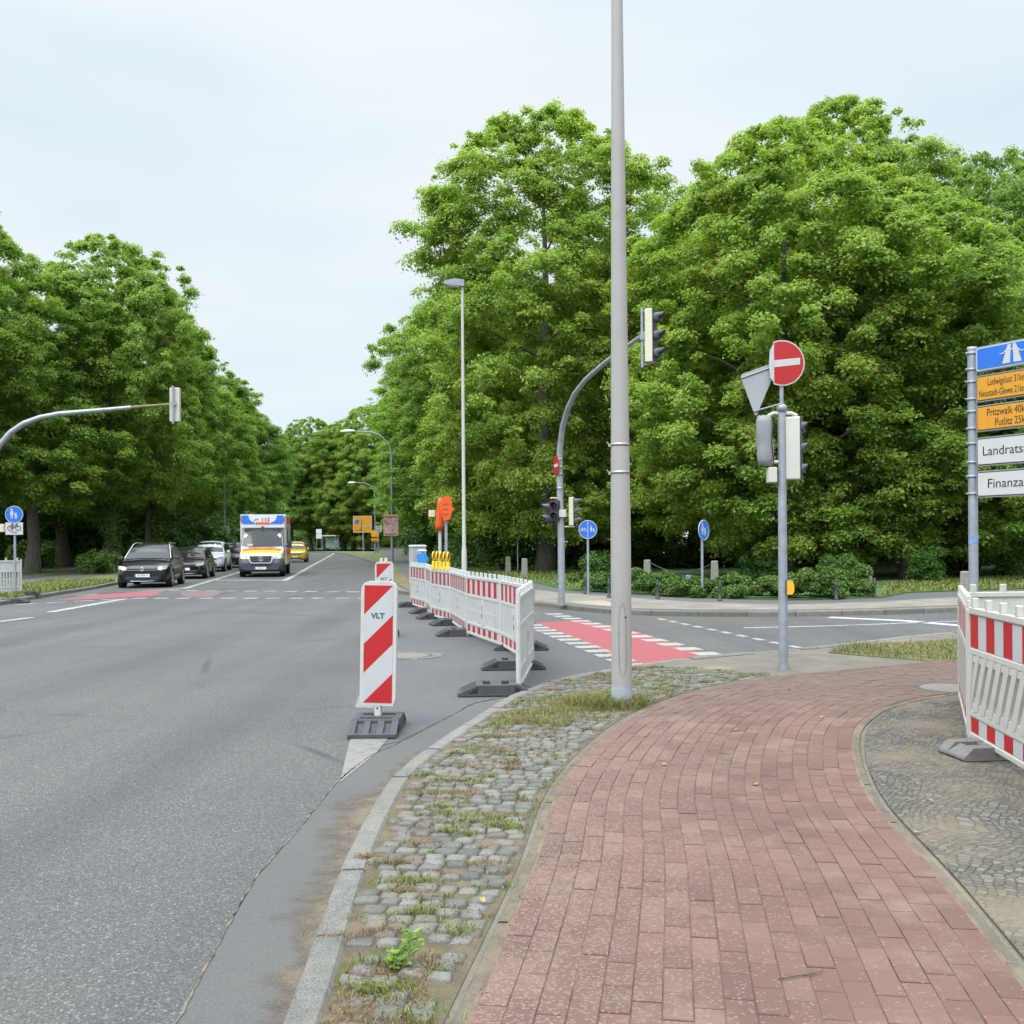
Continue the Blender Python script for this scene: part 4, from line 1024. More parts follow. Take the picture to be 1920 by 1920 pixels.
M_STONE = simple('granite_post', (.20, .19, .17), .95, 0, .25, 9, .7, 25, dirt=((.12, .13, .08), .6)); M_IRON = simple('dark_iron', (.05, .055, .06), .6, .2)
M_CAB = simple('cabinet_grey', (.34, .365, .375), .55, 0, .05, 3, dirt=((.32, .34, .34), .4)); M_SPRAY = simple('blue_spray', (.02, .23, .60), .6, 0, .15, 14)

def circ(r, n=40, cx=0, cz=0): return [(cx + r * math.cos(2 * PI * i / n), cz + r * math.sin(2 * PI * i / n)) for i in range(n)]
def family(s, r, y, m=0, cx=0.0, cz=0.0):
    def P(pts): s.prism([(cx + x * r, cz + z * r) for x, z in pts], y - .004, y, m)
    P(circ(.115, 14, -.26, .60)); P([(-.36, .46), (-.17, .46), (-.13, .18), (-.06, -.06), (-.46, -.06), (-.40, .18)])
    P([(-.37, -.06), (-.29, -.06), (-.29, -.46), (-.37, -.46)]); P([(-.22, -.06), (-.14, -.06), (-.14, -.46), (-.22, -.46)]); P([(-.19, .46), (-.13, .40), (.12, -.02), (.07, -.06)])
    P(circ(.10, 12, .20, .12)); P([(.12, .01), (.28, .01), (.38, -.26), (.04, -.26)]); P([(.11, -.26), (.18, -.26), (.18, -.52), (.11, -.52)]); P([(.23, -.26), (.30, -.26), (.30, -.52), (.23, -.52)])
def bike(s, r, y, m=0, cx=0.0, cz=0.0, th=.035):
    def L(a, b): 
        A = Vector((cx + a[0] * r, y - .003, cz + a[1] * r)); B = Vector((cx + b[0] * r, y - .003, cz + b[1] * r)); s.tube([A, B], th * r, 6, m)
    for x in (-.45, .45): s.ring((cx + x * r, y - .003, cz - .15 * r), .29 * r, th * r, 22, 6, m)
    for a, b in (((-.45, -.15), (-.2, .22)), ((-.2, .22), (.3, .22)), ((-.05, -.15), (.3, .22)), ((-.05, -.15), (-.24, .34)), ((-.45, -.15), (-.05, -.15)), ((.45, -.15), (.27, .38)), ((.27, .38), (.42, .42)), ((-.34, .36), (-.12, .36))): L(a, b)
def disc(parent, z, r, face, M=None, rim=True, y=-.05):
    MM = M or T(0, 0, 0)
    s = MB(); s.prism(circ(r), y - .004, y + .004, 0, MM @ T(0, 0, z)); d = s.build('sign_plate', [M_ALU], parent)
    s = MB(); s.prism(circ(r * .985), y - .0065, y - .0042, 0, MM @ T(0, 0, z)); s.build('sign_face', [face], d)
    s = MB(); s.ring((0, y - .005, z), r * .965, r * .035, 44, 6, 0, MM); s.build('rim', [M_SIGNW], d)
    return d

# --- fence panels, their bases
def panel(label, P0, P1, flip=False, slant=False, group='white barrier fence panels', z=0.0, strips=True, faded=False, L=None):
    P0, P1 = Vector(P0), Vector(P1); dv = P1 - P0; L = L or dv.length; rz = math.atan2(dv.y, dv.x)
    if flip: P0, rz = P0 + dv.normalized() * L, rz + PI
    o = thing('barrier_fence', label, 'barrier', (P0.x, P0.y, z), rz, group)
    mp_ = M_PLAST if slant else M_PLAS
    s = MB()
    for a, b, dpt in ((.06, .10, .045), (.222, .268, .04), (.682, .728, .04), (.982, 1.03, .05)): s.box((L / 2, 0, (a + b) / 2), (L - .10, dpt, b - a))
    for x in (.025, L - .025): s.box((x, 0, .53), (.05, .05, .96), 0)
    for x in (.012, L - .012): s.cyl((x, 0, .02), (x, 0, 1.07), .021, None, 10)
    nt_ = max(5, int(L / .26))
    for q in range(nt_): s.box((.12 + (L - .24) * q / (nt_ - 1), 0, 1.066), (.05, .042, .074))
    s.build('frame', mp_, o, .006, 2)
    s = MB()
    if slant:
        n_ = int((L - .1) / .15)
        for q in range(n_ + 3):
            xa = .05 + q * .15 - .22; xb = xa + .21
            a0, a1 = max(.05, min(L - .05, xa)), max(.05, min(L - .05, xb)); b0, b1 = max(.05, min(L - .05, xa + .085)), max(.05, min(L - .05, xb + .085))
            if b0 - a0 > .01 or b1 - a1 > .01: s.prism([(a0, .268), (b0, .268), (b1, .682), (a1, .682)], -.022, .022)
        s.box((L / 2, 0, .295), (L - .10, .036, .05)); s.box((L / 2, 0, .655), (L - .10, .036, .05))
    else:
        n_ = int((L - .1) / .078)
        for q in range(n_):
            x = .05 + (L - .1) * (q + .5) / n_; s.box((x, 0, .475), ((L - .1) / n_ * .56, .03, .414))
        s.box((L / 2, 0, .475), (L - .1, .02, .03))
        for x in (L * .5,): s.box((x, 0, .475), (.13, .054, .40)); s.box((x, -.0285, .55), (.03, .004, .08), 1); s.box((x, -.0285, .42), (.045, .004, .07), 1); s.box((x, .0285, .5), (.03, .004, .12), 1)
    s.build('grid', [mp_, M_VIS], o, .005, 1)
    for nm_, a, b in (('upper_strip', .728, .982), ('lower_strip', .10, .222)):
        s = MB(); s.box((L / 2, 0, (a + b) / 2), (L - .10, .02, b - a))
        q_ = s.build(nm_, mp_, o)
        if strips:
            s = MB(); n_ = int(round((L - .12) / .166)); ww = (L - .12) / n_
            for q in range(n_): s.box((.06 + ww * (q + .5), -.0125, (a + b) / 2), (ww, .003, b - a - .016), 0 if q % 2 == 0 else 1)
            s.build('reflective_film', [M_REDF2, M_WHF2] if faded else [M_REDF, M_WHF], q_)
    return o
def base(label, x, y, rz, z=0.0, group='black barrier fence bases', mat_=None, lighter=False, name='ballast_block'):
    o = thing(name, label, 'barrier base', (x, y, z), rz, group)
    if lighter: o.scale = (.8, .85, .85)
    m_ = mat_ or M_RUB
    s = MB()
    if lighter:
        prof = [(-.39, 0), (.39, 0), (.385, .03), (.30, .105), (.10, .115), (.10, .06), (-.10, .06), (-.10, .115), (-.30, .105), (-.385, .03)]
        for y0, y1 in ((-.2, -.07), (.07, .2)): s.prism([(-.39, 0), (.39, 0), (.385, .03), (.30, .105), (-.30, .105), (-.385, .03)], y0, y1)
        for x0, x1 in ((-.385, -.25), (-.10, .10), (.25, .385)): s.prism([(x0, 0), (x1, 0), (x1, .03 if x1 > .3 else .1), (x0, .03 if x0 < -.3 else .1)], -.07, .07)
        s.box((0, 0, .02), (.7, .14, .04))
        s.build('body', m_, o, .012, 2)
    else:
        s.box((0, 0, .018), (.80, .40, .036))
        for y0, y1 in ((-.2, -.145), (-.085, -.03), (.03, .085), (.145, .2)):
            for sg in (-1, 1): s.prism([(sg * .395, .03), (sg * .19, .03), (sg * .19, .112), (sg * .215, .112)], y0, y1)
        for sg in (-1, 1): s.prism([(sg * .30, .03), (sg * .19, .03), (sg * .19, .105)], -.2, .2)
        s.build('plate', m_, o, .006, 2)
        s = MB()
        for y_ in (-.168, .168): s.box((0, y_, .075), (.42, .064, .085))
        for x_, w_ in ((-.175, .075), (0, .12), (.175, .075)): s.box((x_, 0, .0765), (w_, .28, .085))
        s.box((0, 0, .055), (.3, .28, .045)); s.box((0, 0, .118), (.07, .07, .012))
        for x_ in (-.11, .11):
            for y_ in (-.14, .14): s.lathe([(0, .006), (.03, .006), (.034, 0)], 10, 0, T(x_ * 1.3, y_ * 1.18, .117))
        s.build('socket_block', m_, o, .007, 2)
    return o
def GP(px, py, z=.05): v = at(px, py, z); return (v.x, v.y)
B0, B1, B2, B3, B4, B5, B6 = GP(972, 1292), GP(998, 1244), GP(941, 1211), GP(877, 1188), GP(846, 1166), GP(810, 1155), GP(800, 1143)
B7 = GP(771, 1134)
panel('white fence panel seen from behind, standing nearest the kerb', B0, B1, True, strips=True)
panel('fence panel with bright red stripes joining the panel nearest the kerb', B1, B2, True, L=(Vector(B1) - Vector(B2)).length)
panel('fence panel with bright red stripes, directly right of the white lamp pole', B2, B3, True)
panel('short fence panel with thin red stripes just left of the lamp pole', B3, B4, True, faded=True)
panel('fence panel with dull red stripes carrying the five yellow lamps', B4, B5, True, faded=True)
panel('plain pinkish fence panel at the bend left of the yellow lamps', B5, B6, True, faded=True)
panel('farthest fence panel of the lane closure, beside the far beacon', B6, B7, True, faded=True)
for q, (px, py, a, lab) in enumerate(((930, 1302, .05, 'large black base plate under the nearest fence end by the kerb'), (962, 1254, .05, 'black base plate under the middle of the nearest fence panel'), (978, 1218, -.05, 'black base plate crossing behind the nearest fence panel'),
                        (862, 1192, .15, 'black base plate at the foot of the white lamp pole fence joint'), (846, 1172, .3, 'black base plate under the short fence panel left of the lamp pole'), (818, 1160, .3, 'black base plate under the panel with yellow lamps'),
                        (802, 1150, .3, 'black base plate at the bend of the fence'), (771, 1138, .3, 'black base plate under the farthest fence end'))):
    p = at(px, py, .0); base(lab, p.x, p.y, a, .0085)
# enclosure at the right
R0 = at(1820, 1403, S); E1 = Vector((3.43, 7.60)); E2 = Vector((4.22, 9.55)); E0 = Vector((3.18, 5.62)); E3 = Vector((6.25, 9.75))
panel('fence panel with slanted slots and bright red stripes, cut by the right picture edge', E1, E0, False, True, 'fence enclosure at the right', S, L=2.0)
panel('fence panel seen edge on at the corner of the right enclosure', E2, E1, False, True, 'fence enclosure at the right', S, L=2.02)
panel('white back of the rear fence panel inside the right enclosure', E2 + Vector((.03, .05)), E3, True, True, 'fence enclosure at the right', S)
base('grey base plate with square hole under the right fence corner', 3.40, 7.20, .12, S + .002, 'bases of the right enclosure', M_RUBG, True)
base('dark base plate partly hidden behind the right fence corner', 4.10, 8.72, 1.0, S + .002, 'bases of the right enclosure', M_RUBG, True)

# --- beacons
def beacon(label, x, y, z, rz, lean, top_socket=False):
    o = thing('traffic_beacon', label, 'beacon', (x, y, z), rz, 'red and white lane beacons')
    o.rotation_euler = (0, 0, rz)
    ML = T(0, 0, .12, 0, lean, 0)
    s = MB(); W_, H_ = .125, 1.0; z0 = .10
    out = [(-.14, z0), (.14, z0), (.158, z0 + .10), (.158, z0 + .90)] + [(.158 - .05 * (1 - math.cos(a)) - 0, z0 + .98 + .06 * math.sin(a)) for a in (.3, .8, 1.3)] 
    out = [(-.135, z0 - .01), (.135, z0 - .01), (.155, z0 + .05), (.155, z0 + .95), (.15, z0 + 1.0), (.13, z0 + 1.035), (.09, z0 + 1.05), (-.09, z0 + 1.05), (-.13, z0 + 1.035), (-.15, z0 + 1.0), (-.155, z0 + .95), (-.155, z0 + .05)]
    s.prism(out, -.03, .03, 0, ML); b = s.build('panel', M_PLAS, o, .014, 3)
    def clip(poly, f):
        r = []
        for i in range(len(poly)):
            a, c_ = poly[i], poly[(i + 1) % len(poly)]; fa, fc = f(a), f(c_)
            if fa >= 0: r.append(a)
            if fa * fc < 0: t = fa / (fa - fc); r.append((a[0] + (c_[0] - a[0]) * t, a[1] + (c_[1] - a[1]) * t))
        return r
    s = MB(); rect = [(-W_, z0 + .015), (W_, z0 + .015), (W_, z0 + 1.015), (-W_, z0 + 1.015)]
    for q in range(-1, 6):
        lo = z0 + 1.015 - .25 * (q + 1); hi = lo + .25
        p_ = clip(clip(rect, lambda a: a[1] - (lo + (a[0] + W_))), lambda a: (hi + (a[0] + W_)) - a[1])
        if len(p_) > 2: s.prism(p_, -.0335, -.0305, 0 if q % 2 == 0 else 1, ML)
    s.build('striped_film', [M_REDF, M_WHF], b)
    text('VLT', .062, simple('green_ink', (.03, .09, .085), .6), b, ML @ T(-.005, -.034, z0 + .755), 'lettering', 1.1, bold=.0022)
    s = MB(); s.box((0, 0, .05), (.055, .055, .16), 0, ML @ T(0, 0, -.01)); s.cyl((0, 0, -.04), (0, 0, .02), .034, None, 12, 0, ML); s.cyl((0, -.028, .07), (0, -.031, .07), .008, None, 10, 1, ML)
    s.build('foot_tube', [M_PLAS, M_INK], o, .004)
    s = MB()
    for x_ in (-.045, .03): s.box((x_, 0, z0 + 1.075), (.05, .05, .06), 0, ML)
    if top_socket: s.build('lamp_holder', M_PLAS, o, .005)
    return o
p = at(709, 1368, .0085); beacon('front red and white striped beacon lettered VLT, full height visible', p.x, p.y, .0085, RD(-6), RD(1.2))
base('black base with three slots under the front striped beacon', p.x, p.y, PI / 2, .0085, 'bases of the beacons')
# a wider footprint seen end on
p = at(722, 1194, .0085); beacon('striped beacon standing behind the front one, lower half hidden', p.x, p.y, .0085, RD(-4), RD(-.3), True)
base('black base under the rear striped beacon', p.x, p.y, PI / 2, .0085, 'bases of the beacons')

# --- the tall grey pole in front
o = thing('lamp_post', 'tall thick grey beige pole rising out of the picture, grass at its foot', 'pole', (POLE.x, POLE.y, S))
s = MB(); prof = []
for z_ in np.linspace(0.18, 10.5, 40):
    r_ = .097 - .0045 * min(z_, 2.6) / 2.6 - (.041 * max(0, z_ - 1.8) / 5.3) + (.0 if z_ < 1.78 else -.002)
    prof.append((max(.04, r_), z_))
s.lathe(prof, 32); s.build('shaft', M_POLE, o)
s = MB(); s.lathe([(.0975, -.06), (.0975, .17), (.096, .182)], 32); s.build('foot_sleeve', M_POLEF, o)
s = MB(); s.tube([(.035 * math.cos(a) , -.0965 + .001, .62 + .19 * math.sin(a) + (.15 if math.sin(a) > 0 else -.15)) for a in np.linspace(0, 2 * PI, 26)], .0022, 5, caps=False)
s.build('access_door', simple('seam', (.20, .19, .18), .7), o)
s = MB(); s.cyl((.03, -.085, .83), (.03, -.0985, .83), .009, None, 10); s.build('door_lock', M_INK, o)
for z_ in (2.44, 2.18):
    r_ = .097 - .0045 - (.041 * max(0, z_ - 1.8) / 5.3)
    s = MB(); s.lathe([(r_ - .001, z_ - .012), (r_ + .003, z_ - .012), (r_ + .003, z_ + .012), (r_ - .001, z_ + .012)], 32)
    s.tube([(-r_, -.01, z_ + .0), (-r_ - .02, -.012, z_), (-r_ - .038, -.012, z_ + .026)], [.007, .007, .005], 8); s.box((-r_ - .012, -.012, z_ - .006), (.024, .02, .028))
    s.build('clamp_band', M_STEEL, o)

# --- slender street lamp behind the barrier
d = 30.0; x_ = gx(870, d)
def straight_lamp():
    o = thing('street_lamp', 'slender straight white street lamp with flat lantern behind the fence', 'street lamp', (x_, d, FS))
    H_ = CH + (1013 - 540) / F * d
    s = MB(); s.lathe([(.085, 0), (.075, 1.2), (.055, 1.4), (.048, H_ * .6), (.038, H_)], 16); s.build('pole', M_LAMPP, o)
    s = MB(); s.prism([(.06, -.06), (-.50, .0), (-.56, .06), (-.50, .12), (-.2, .17), (.06, .13)], -.13, .13, 0, T(0, 0, H_)); l_ = s.build('lantern', M_GALVD, o, .02, 2)
    s = MB(); s.prism([(-.08, -.075), (-.46, -.03), (-.44, .01), (-.08, -.03)], -.10, .10, 0, T(0, 0, H_)); s.build('glass_bowl', simple('lamp_glass', (.55, .58, .58), .2), l_)
straight_lamp()
# --- arched street lamps
def arched(label, px, d, poster=None):
    o = thing('street_lamp', label, 'street lamp', (gx(px, d), d, FS), RD(5), 'arched grey street lamps along the right kerb')
    H_ = 9.1; R_ = 1.7
    pts = [(0, 0, 0), (0, 0, H_ - R_ - 1)] + [(-R_ * (1 - math.cos(a)), 0, H_ - R_ + R_ * math.sin(a) * .98) for a in np.linspace(0, PI / 2, 10)] + [(-R_ - .9, 0, H_)]
    s = MB(); s.tube(pts, [.10, .075] + [.065 - .002 * q for q in range(10)] + [.04], 12); s.build('pole', M_GALVD, o)
    s = MB(); s.lathe([(0, 0), (.10, .05), (.16, .35), (.15, .75), (.06, 1.0), (0, 1.02)], 14, 0, T(-R_ - .75, 0, H_ + .02, 0, RD(-92), 0) @ Matrix.Diagonal((.75, 1, 1, 1)))
    s.build('lantern', simple('lantern_white', (.72, .74, .76), .4), o)
    return o
o = arched('nearest arched street lamp, with a brown poster hung on its pole', 735, 70)
arched('second arched street lamp, beside the small orange sign', 703.5, 131); arched('farthest arched street lamp, mostly hidden in leaves', 632, 182)
# poster on the lamp pole: a plain generic stand-in
def poster(label, px, py, d, w_, h_, z_):
    p = pt(px, py, d); o = thing('poster', label, 'poster', (p.x, p.y - .14, p.z), RD(0), 'brown event posters on poles')
    k_ = bpy.data.materials.get('poster_print')
    if not k_:
        k = NT('poster_print'); n1 = k.noise(2.6, 5, .65); k.col(k.ramp(n1, [(.36, (.16, .06, .06)), (.46, (.42, .24, .23)), (.58, (.58, .42, .38)), (.66, (.30, .14, .14))])); k.rough(.6); k_ = k.m
    s = MB(); s.box((0, 0, 0), (w_, .012, h_)); b = s.build('board', [simple('poster_border', (.50, .38, .30), .6)], o)
    s = MB(); s.box((0, -.008, -.02 * h_), (w_ * .92, .003, h_ * .86)); s.build('print', k_, b)
    s = MB(); D_ = simple('poster_dark', (.14, .05, .05), .6)
    for q in range(6): s.box((-w_ * .36 + q * w_ * .145, -.011, h_ * .385), (w_ * .10, .003, h_ * .075))
    s.box((-w_ * .05, -.011, -h_ * .43), (w_ * .7, .003, h_ * .05)); s.build('title_band', D_, b)
    s = MB(); s.box((0, -.011, -h_ * .34), (w_ * .92, .003, h_ * .05)); s.build('pale_band', simple('poster_pale', (.60, .40, .38), .6), b)
poster('brown and pink event poster on the nearest arched lamp pole', 733.5, 984.5, 70, 1.02, 1.44, 2.6)
poster('dark brown poster hung on a pole behind the dark parked car', 421, 1001, 78, .86, 1.25, 2.2)
o = thing('pole', 'thin grey pole carrying the dark poster behind the parked cars', 'pole', (gx(421, 78), 78.1, FS)); s = MB(); s.cyl((0, 0, 0), (0, 0, 7), .07, .05, 10); s.build('shaft', M_GALVD, o)

# --- yellow direction board and small signs far along the verge
d = 165; p = pt(679.5, 983, d); o = thing('direction_sign', 'large yellow direction board on posts beside the road bend', 'sign', (p.x, p.y, FS))
zc = p.z - FS; W_, H_ = 3.05, 2.7
s = MB(); s.box((0, 0, zc), (W_, .06, H_)); b = s.build('board', M_SIGNW, o)
s = MB(); s.box((0, -.035, zc), (W_ - .14, .006, H_ - .14)); s.build('sign_face', M_SIGNY, b)
s = MB(); s.box((-.12, -.045, zc - .25), (.09, .006, 1.8)); s.box((-1.05, -.045, zc + .12), (.75, .006, .04)); s.box((-.75, -.045, zc - .95), (.9, .006, .06)); s.box((-.35, -.045, zc - .95), (.06, .006, .5)); s.build('route_lines', M_INK, b)
s = MB(); s.prism(circ(.36, 20), -.048, -.04, 0, T(-.85, 0, zc + .45)); s.build('blue_symbol', M_BLUE, b)
s = MB(); s.box((.72, -.045, zc - .35), (1.3, .006, .28)); s.build('white_field', M_SIGNW, b)
s = MB()
for q in range(7): s.box((.22 + q * .16, -.05, zc - .35), (.09, .004, .13))
s.build('place_name', M_INK, b)
for x_ in (.12, .0):
    pass
s = MB(); s.cyl((.1, .08, -.1), (.1, .08, zc + 1.0), .11, None, 12); s.build('post', M_GALVD, o)
d = 131; p = pt(704, 1003, d); o = thing('small_sign', 'small orange notice sign below the second arched lamp', 'sign', (p.x, d - .3, FS)); zc = p.z - FS
s = MB(); s.box((0, 0, zc + .18), (.98, .03, .85)); s.box((.0, 0, zc - .62), (.98, .03, .36), 0); b = s.build('board', simple('orange_sign', (.90, .36, .01), .5), o)
s = MB(); s.box((0, -.02, zc - .42), (.8, .004, .04)); s.box((0, -.02, zc - .66), (.6, .004, .10)); s.build('dark_lines', simple('brown_ink', (.25, .08, .01), .5), b)
s = MB(); s.cyl((.32, .05, 0), (.32, .05, zc + .5), .05, None, 8); s.build('post', M_GALVD, o)
p = pt(710, 992, 128); o = thing('small_sign', 'small white notice sign at the second arched lamp pole', 'sign', (p.x, 128, FS)); zc = p.z - FS
s = MB(); s.box((0, 0, zc), (.76, .03, .82)); b = s.build('board', M_SIGNW, o); s = MB()
for q in range(3): s.box((0, -.02, zc + .2 - q * .22), (.45, .004, .07))
s.build('dark_lines', M_INK, b); s = MB(); s.cyl((-.0, .05, 0), (0, .05, zc), .045, None, 8); s.build('post', M_GALVD, o)

# --- grey cabinets behind the fence
def cabinet(label, px, py, d, w_, dp, h_, rz, blue=False):
    p = pt(px, py, d); o = thing('utility_cabinet', label, 'cabinet', (p.x, d, FS), rz, 'grey roadside cabinets')
    s = MB(); s.box((0, 0, h_ / 2), (w_, dp, h_)); b = s.build('housing', M_CAB, o, .012)
    s = MB(); s.box((0, 0, h_ + .03), (w_ + .07, dp + .07, .06), 0, None, (w_ - .05, dp - .05)); s.build('lid', M_CAB, o, .008)
    s = MB(); s.box((0, -dp / 2 - .006, h_ * .52), (w_ * .9, .012, h_ * .86)); dd = s.build('door', M_CAB, o, .004)
    s = MB(); s.box((w_ * .36, -dp / 2 - .02, h_ * .55), (.03, .02, .10)); s.build('handle', M_VIS, dd)
    if blue:
        s = MB(); s.prism([(.62 * .3 * math.cos(a) * (1 + .2 * math.sin(3 * a)), .26 * math.sin(a) * (1 + .15 * math.cos(5 * a))) for a in np.linspace(0, 6.2, 26)], -dp / 2 - .016, -dp / 2 - .012, 0, T(0, 0, h_ * .74)); s.build('spray_mark', M_SPRAY, dd)
cabinet('tall grey roadside cabinet behind the far end of the fence', 783, 1060, 36.5, .52, .38, 1.32, RD(28))
cabinet('smaller grey cabinet with a bright blue sprayed mark', 791.5, 1060, 35.5, .29, .24, 1.16, RD(8), True)

# --- bagged signals
def bag(s, w_, dp, h_, M, seed, m=0):
    r = random.Random(seed); n = 14; vs = []; N = 9
    for i in range(N):
        f = i / (N - 1); pin = .80 if i in (0, N - 1) else 1.0
        for k_ in range(n):
            a = 2 * PI * k_ / n; e_ = .5
            x = math.copysign(abs(math.cos(a)) ** e_, math.cos(a)); y = math.copysign(abs(math.sin(a)) ** e_, math.sin(a))
            vs.append((x * w_ / 2 * pin * r.uniform(.9, 1.06), y * dp / 2 * pin * r.uniform(.88, 1.08), h_ * (f - .5) + r.uniform(-.012, .012)))
    fs = [(i * n + k_, i * n + (k_ + 1) % n, (i + 1) * n + (k_ + 1) % n, (i + 1) * n + k_) for i in range(N - 1) for k_ in range(n)] + [tuple(range(n))[::-1], tuple(range((N - 1) * n, N * n))]
    s.add(vs, fs, m, True, M)
d = 31; o = thing('covered_traffic_light', 'traffic light wrapped in an orange bag on a thin pale post, lamps row beneath', 'traffic light', (gx(825, d), d, FS), 0, 'orange bagged traffic lights')
s = MB(); s.cyl((0, 0, 0), (0, 0, 2.0), .055, .05, 12); s.build('post', M_LAMPP, o)
s = MB(); bag(s, .26, .30, .98, T(.02, 0, 2.33, 0, RD(6), 0), 3); b = s.build('orange_cover', M_ORBAG, o)
s = MB(); s.box((-.24, 0, 2.35), (.2, .15, .20)); s.build('push_box', simple('beige_box', (.60, .50, .38), .6), o, .01)
d = 30.6; o = thing('covered_sign', 'sign wrapped in a pointed orange cover on a grey post', 'sign', (gx(836.5, d), d, FS), 0, 'orange covered signs')
s = MB(); s.cyl((0, 0.06, 0), (0, 0.06, 2.55), .048, None, 12); s.build('post', M_GALV, o)
s = MB(); s.prism([(-.17, .05), (-.06, -.30), (.12, -.26), (.19, -.02), (.27, .04), (.19, .12), (.17, .40), (.05, .46), (-.12, .40), (-.18, .22)], -.09, .05, 0, T(.0, 0, 2.42), False); b = s.build('orange_cover', M_ORBAG, o, .03, 3)
s = MB()
for q, w_ in enumerate((.16, .16, .18)): s.box((-.01, -.096, 2.62 - q * .15), (w_, .006, .035))
s.build('faint_print', simple('bag_ink', (.42, .05, .006), .6), b)

# --- five yellow warning lamps stored on the fence
B4v, B5v = Vector(B4), Vector(B5)
for q in range(5):
    f = .12 + q * .19; p = B4v.lerp(B5v, f); nm_ = ('nearest', 'second', 'middle', 'fourth', 'farthest')[q]
    o = thing('warning_lamp', 'yellow warning lamp on the fence, %s of the row of five' % nm_, 'warning lamp', (p.x, p.y, 1.03), RD(78), 'yellow warning lamps on the fence')
    s = MB(); s.box((0, 0, .09), (.16, .062, .17), 0, None, (.12, .05)); b = s.build('battery_box', M_YEL, o, .012)
    s = MB(); s.ring((0, 0, .275), .085, .018, 28, 8, 0, None, .8); s.build('lens_ring', M_YEL, o)
    s = MB(); s.lathe([(0, -.012), (.05, -.010), (.072, -.004), (.072, .004), (.05, .010), (0, .012)], 20, 0, T(0, 0, .275), 'y'); s.build('lens', M_AMBER, o)

# --- traffic light heads
def head(parent, M, nl=3, w_=.28, pitch=.30, dp=.13, body=None, name='signal_head', lens=True, visl=.19):
    body = body or M_CREAM; h_ = nl * pitch
    s = MB(); s.box((0, 0, 0), (w_, dp, h_), 0, M); hd = s.build(name, body, parent, .018, 3)
    s = MB(); s.box((0, -dp / 2 - .004, 0), (w_ - .01, .01, h_ - .01), 0, M); s.build('front_plate', M_BLACK, hd)
    for q in range(nl):
        zc = (q - (nl - 1) / 2) * pitch; r_ = min(w_, pitch) * .40; s = MB(); n = 18; vs = []
        for i in range(n + 1):
            a = RD(-50) + RD(280) * i / n
            ln_ = visl * (.55 + .45 * max(0, math.sin(a)) ** .5 if math.sin(a) > 0 else .5)
            for rr2, yy in ((r_, 0), (r_ * .96, -ln_), (r_ * .90, -ln_), (r_ * .93, 0)): vs.append((rr2 * math.cos(a), -dp / 2 + yy, zc + rr2 * math.sin(a)))
        s.add(vs, [(4 * i + k_, 4 * i + k_ + 1, 4 * i + k_ + 5, 4 * i + k_ + 4) for i in range(n) for k_ in range(3)], 0, True, M); s.build('visor', M_VIS, hd)
        s = MB(); s.lathe([(0, -.018), (r_ * .5, -.014), (r_ * .92, 0)], 18, 0, M @ T(0, -dp / 2 - .008, zc), 'y'); s.build('lens', M_LENSR if q == nl - 1 else M_LENSG, hd)
    return hd
# mast on the far corner
p = at(1053, 1135, FS); o = thing('traffic_light_mast', 'curved traffic light mast on the far corner behind the tall grey pole', 'traffic light', (p.x, p.y, FS), 0, 'curved traffic light masts')
def loc(px, py, dd): return pt(px, py, dd) - Vector((p.x, p.y, FS))
c1 = [loc(1049, 880, 23.6), loc(1050, 840, 23.6), loc(1055, 800, 23.4), loc(1064, 768, 23.1), loc(1078, 738, 22.7), loc(1098, 712, 22.2), loc(1125, 688, 21.6), loc(1150, 668, 21.0), loc(1200, 632, 20)]
s = MB(); s.tube([(0, 0, 0), (0, 0, 1.6), c1[0]] + c1[1:], [.082, .08, .072, .07, .066, .062, .058, .054, .05, .047, .04], 16); s.build('pole', M_GALV, o)
e_ = loc(1204, 632, 20)
s = MB(); s.cyl(e_ + Vector((0, 0, -.60)), e_ + Vector((-.0, 0, .58)), .028, None, 10); s.box(e_ + Vector((.07, 0, .52)), (.14, .03, .025)); s.box(e_ + Vector((.07, 0, -.54)), (.14, .03, .025)); s.box(e_, (.09, .09, .12)); s.build('hanger', M_GALV, o)
head(o, T(e_.x + .17, e_.y, e_.z + .02, 0, 0, RD(62)), 3, .26, .35, .16, None, 'signal_head', True, .22)
# pedestrian heads on the mast
head(o, T(-.14, -.05, 2.15 + .05, 0, 0, RD(-12)), 2, .22, .24, .12, M_BLACK); head(o, T(-.22, .22, 2.15, 0, 0, RD(-70)), 2, .22, .26, .12, M_BLACK)
head(o, T(.24, .05, 2.18, 0, 0, RD(86)), 3, .21, .22, .11, M_CREAM, 'signal_head', True, .2)
s = MB()
for z_ in (2.50, 1.83): s.box((.14, 0, z_), (.34, .025, .03)); 
s.box((.0, 0, 2.50), (.5, .025, .03)); s.box((-.12, 0, 2.0), (.26, .025, .03)); s.build('bracket', M_CREAM, o)
s = MB(); s.box((.03, -.10, 2.13), (.17, .08, .17)); s.build('detector_box', M_CREAMW, o, .01)
s = MB(); s.prism(circ(.22, 26), -.006, .006, 0, T(-.10, -.02, 3.25, 0, 0, RD(-76))); b = s.build('no_entry_sign', M_REDF, o); s = MB(); s.box((0, -.009, 0), (.30, .005, .075), 0, T(-.10, -.02, 3.25, 0, 0, RD(-76))); s.build('white_bar', M_SIGNW, b)
s = MB()
for z_ in (3.05, 3.22, 3.4, 2.72): s.lathe([(.072, -.015), (.078, -.015), (.078, .015), (.072, .015)], 16, 0, T(-.02, 0, z_))
s.build('clamp_band', M_STEEL, o)
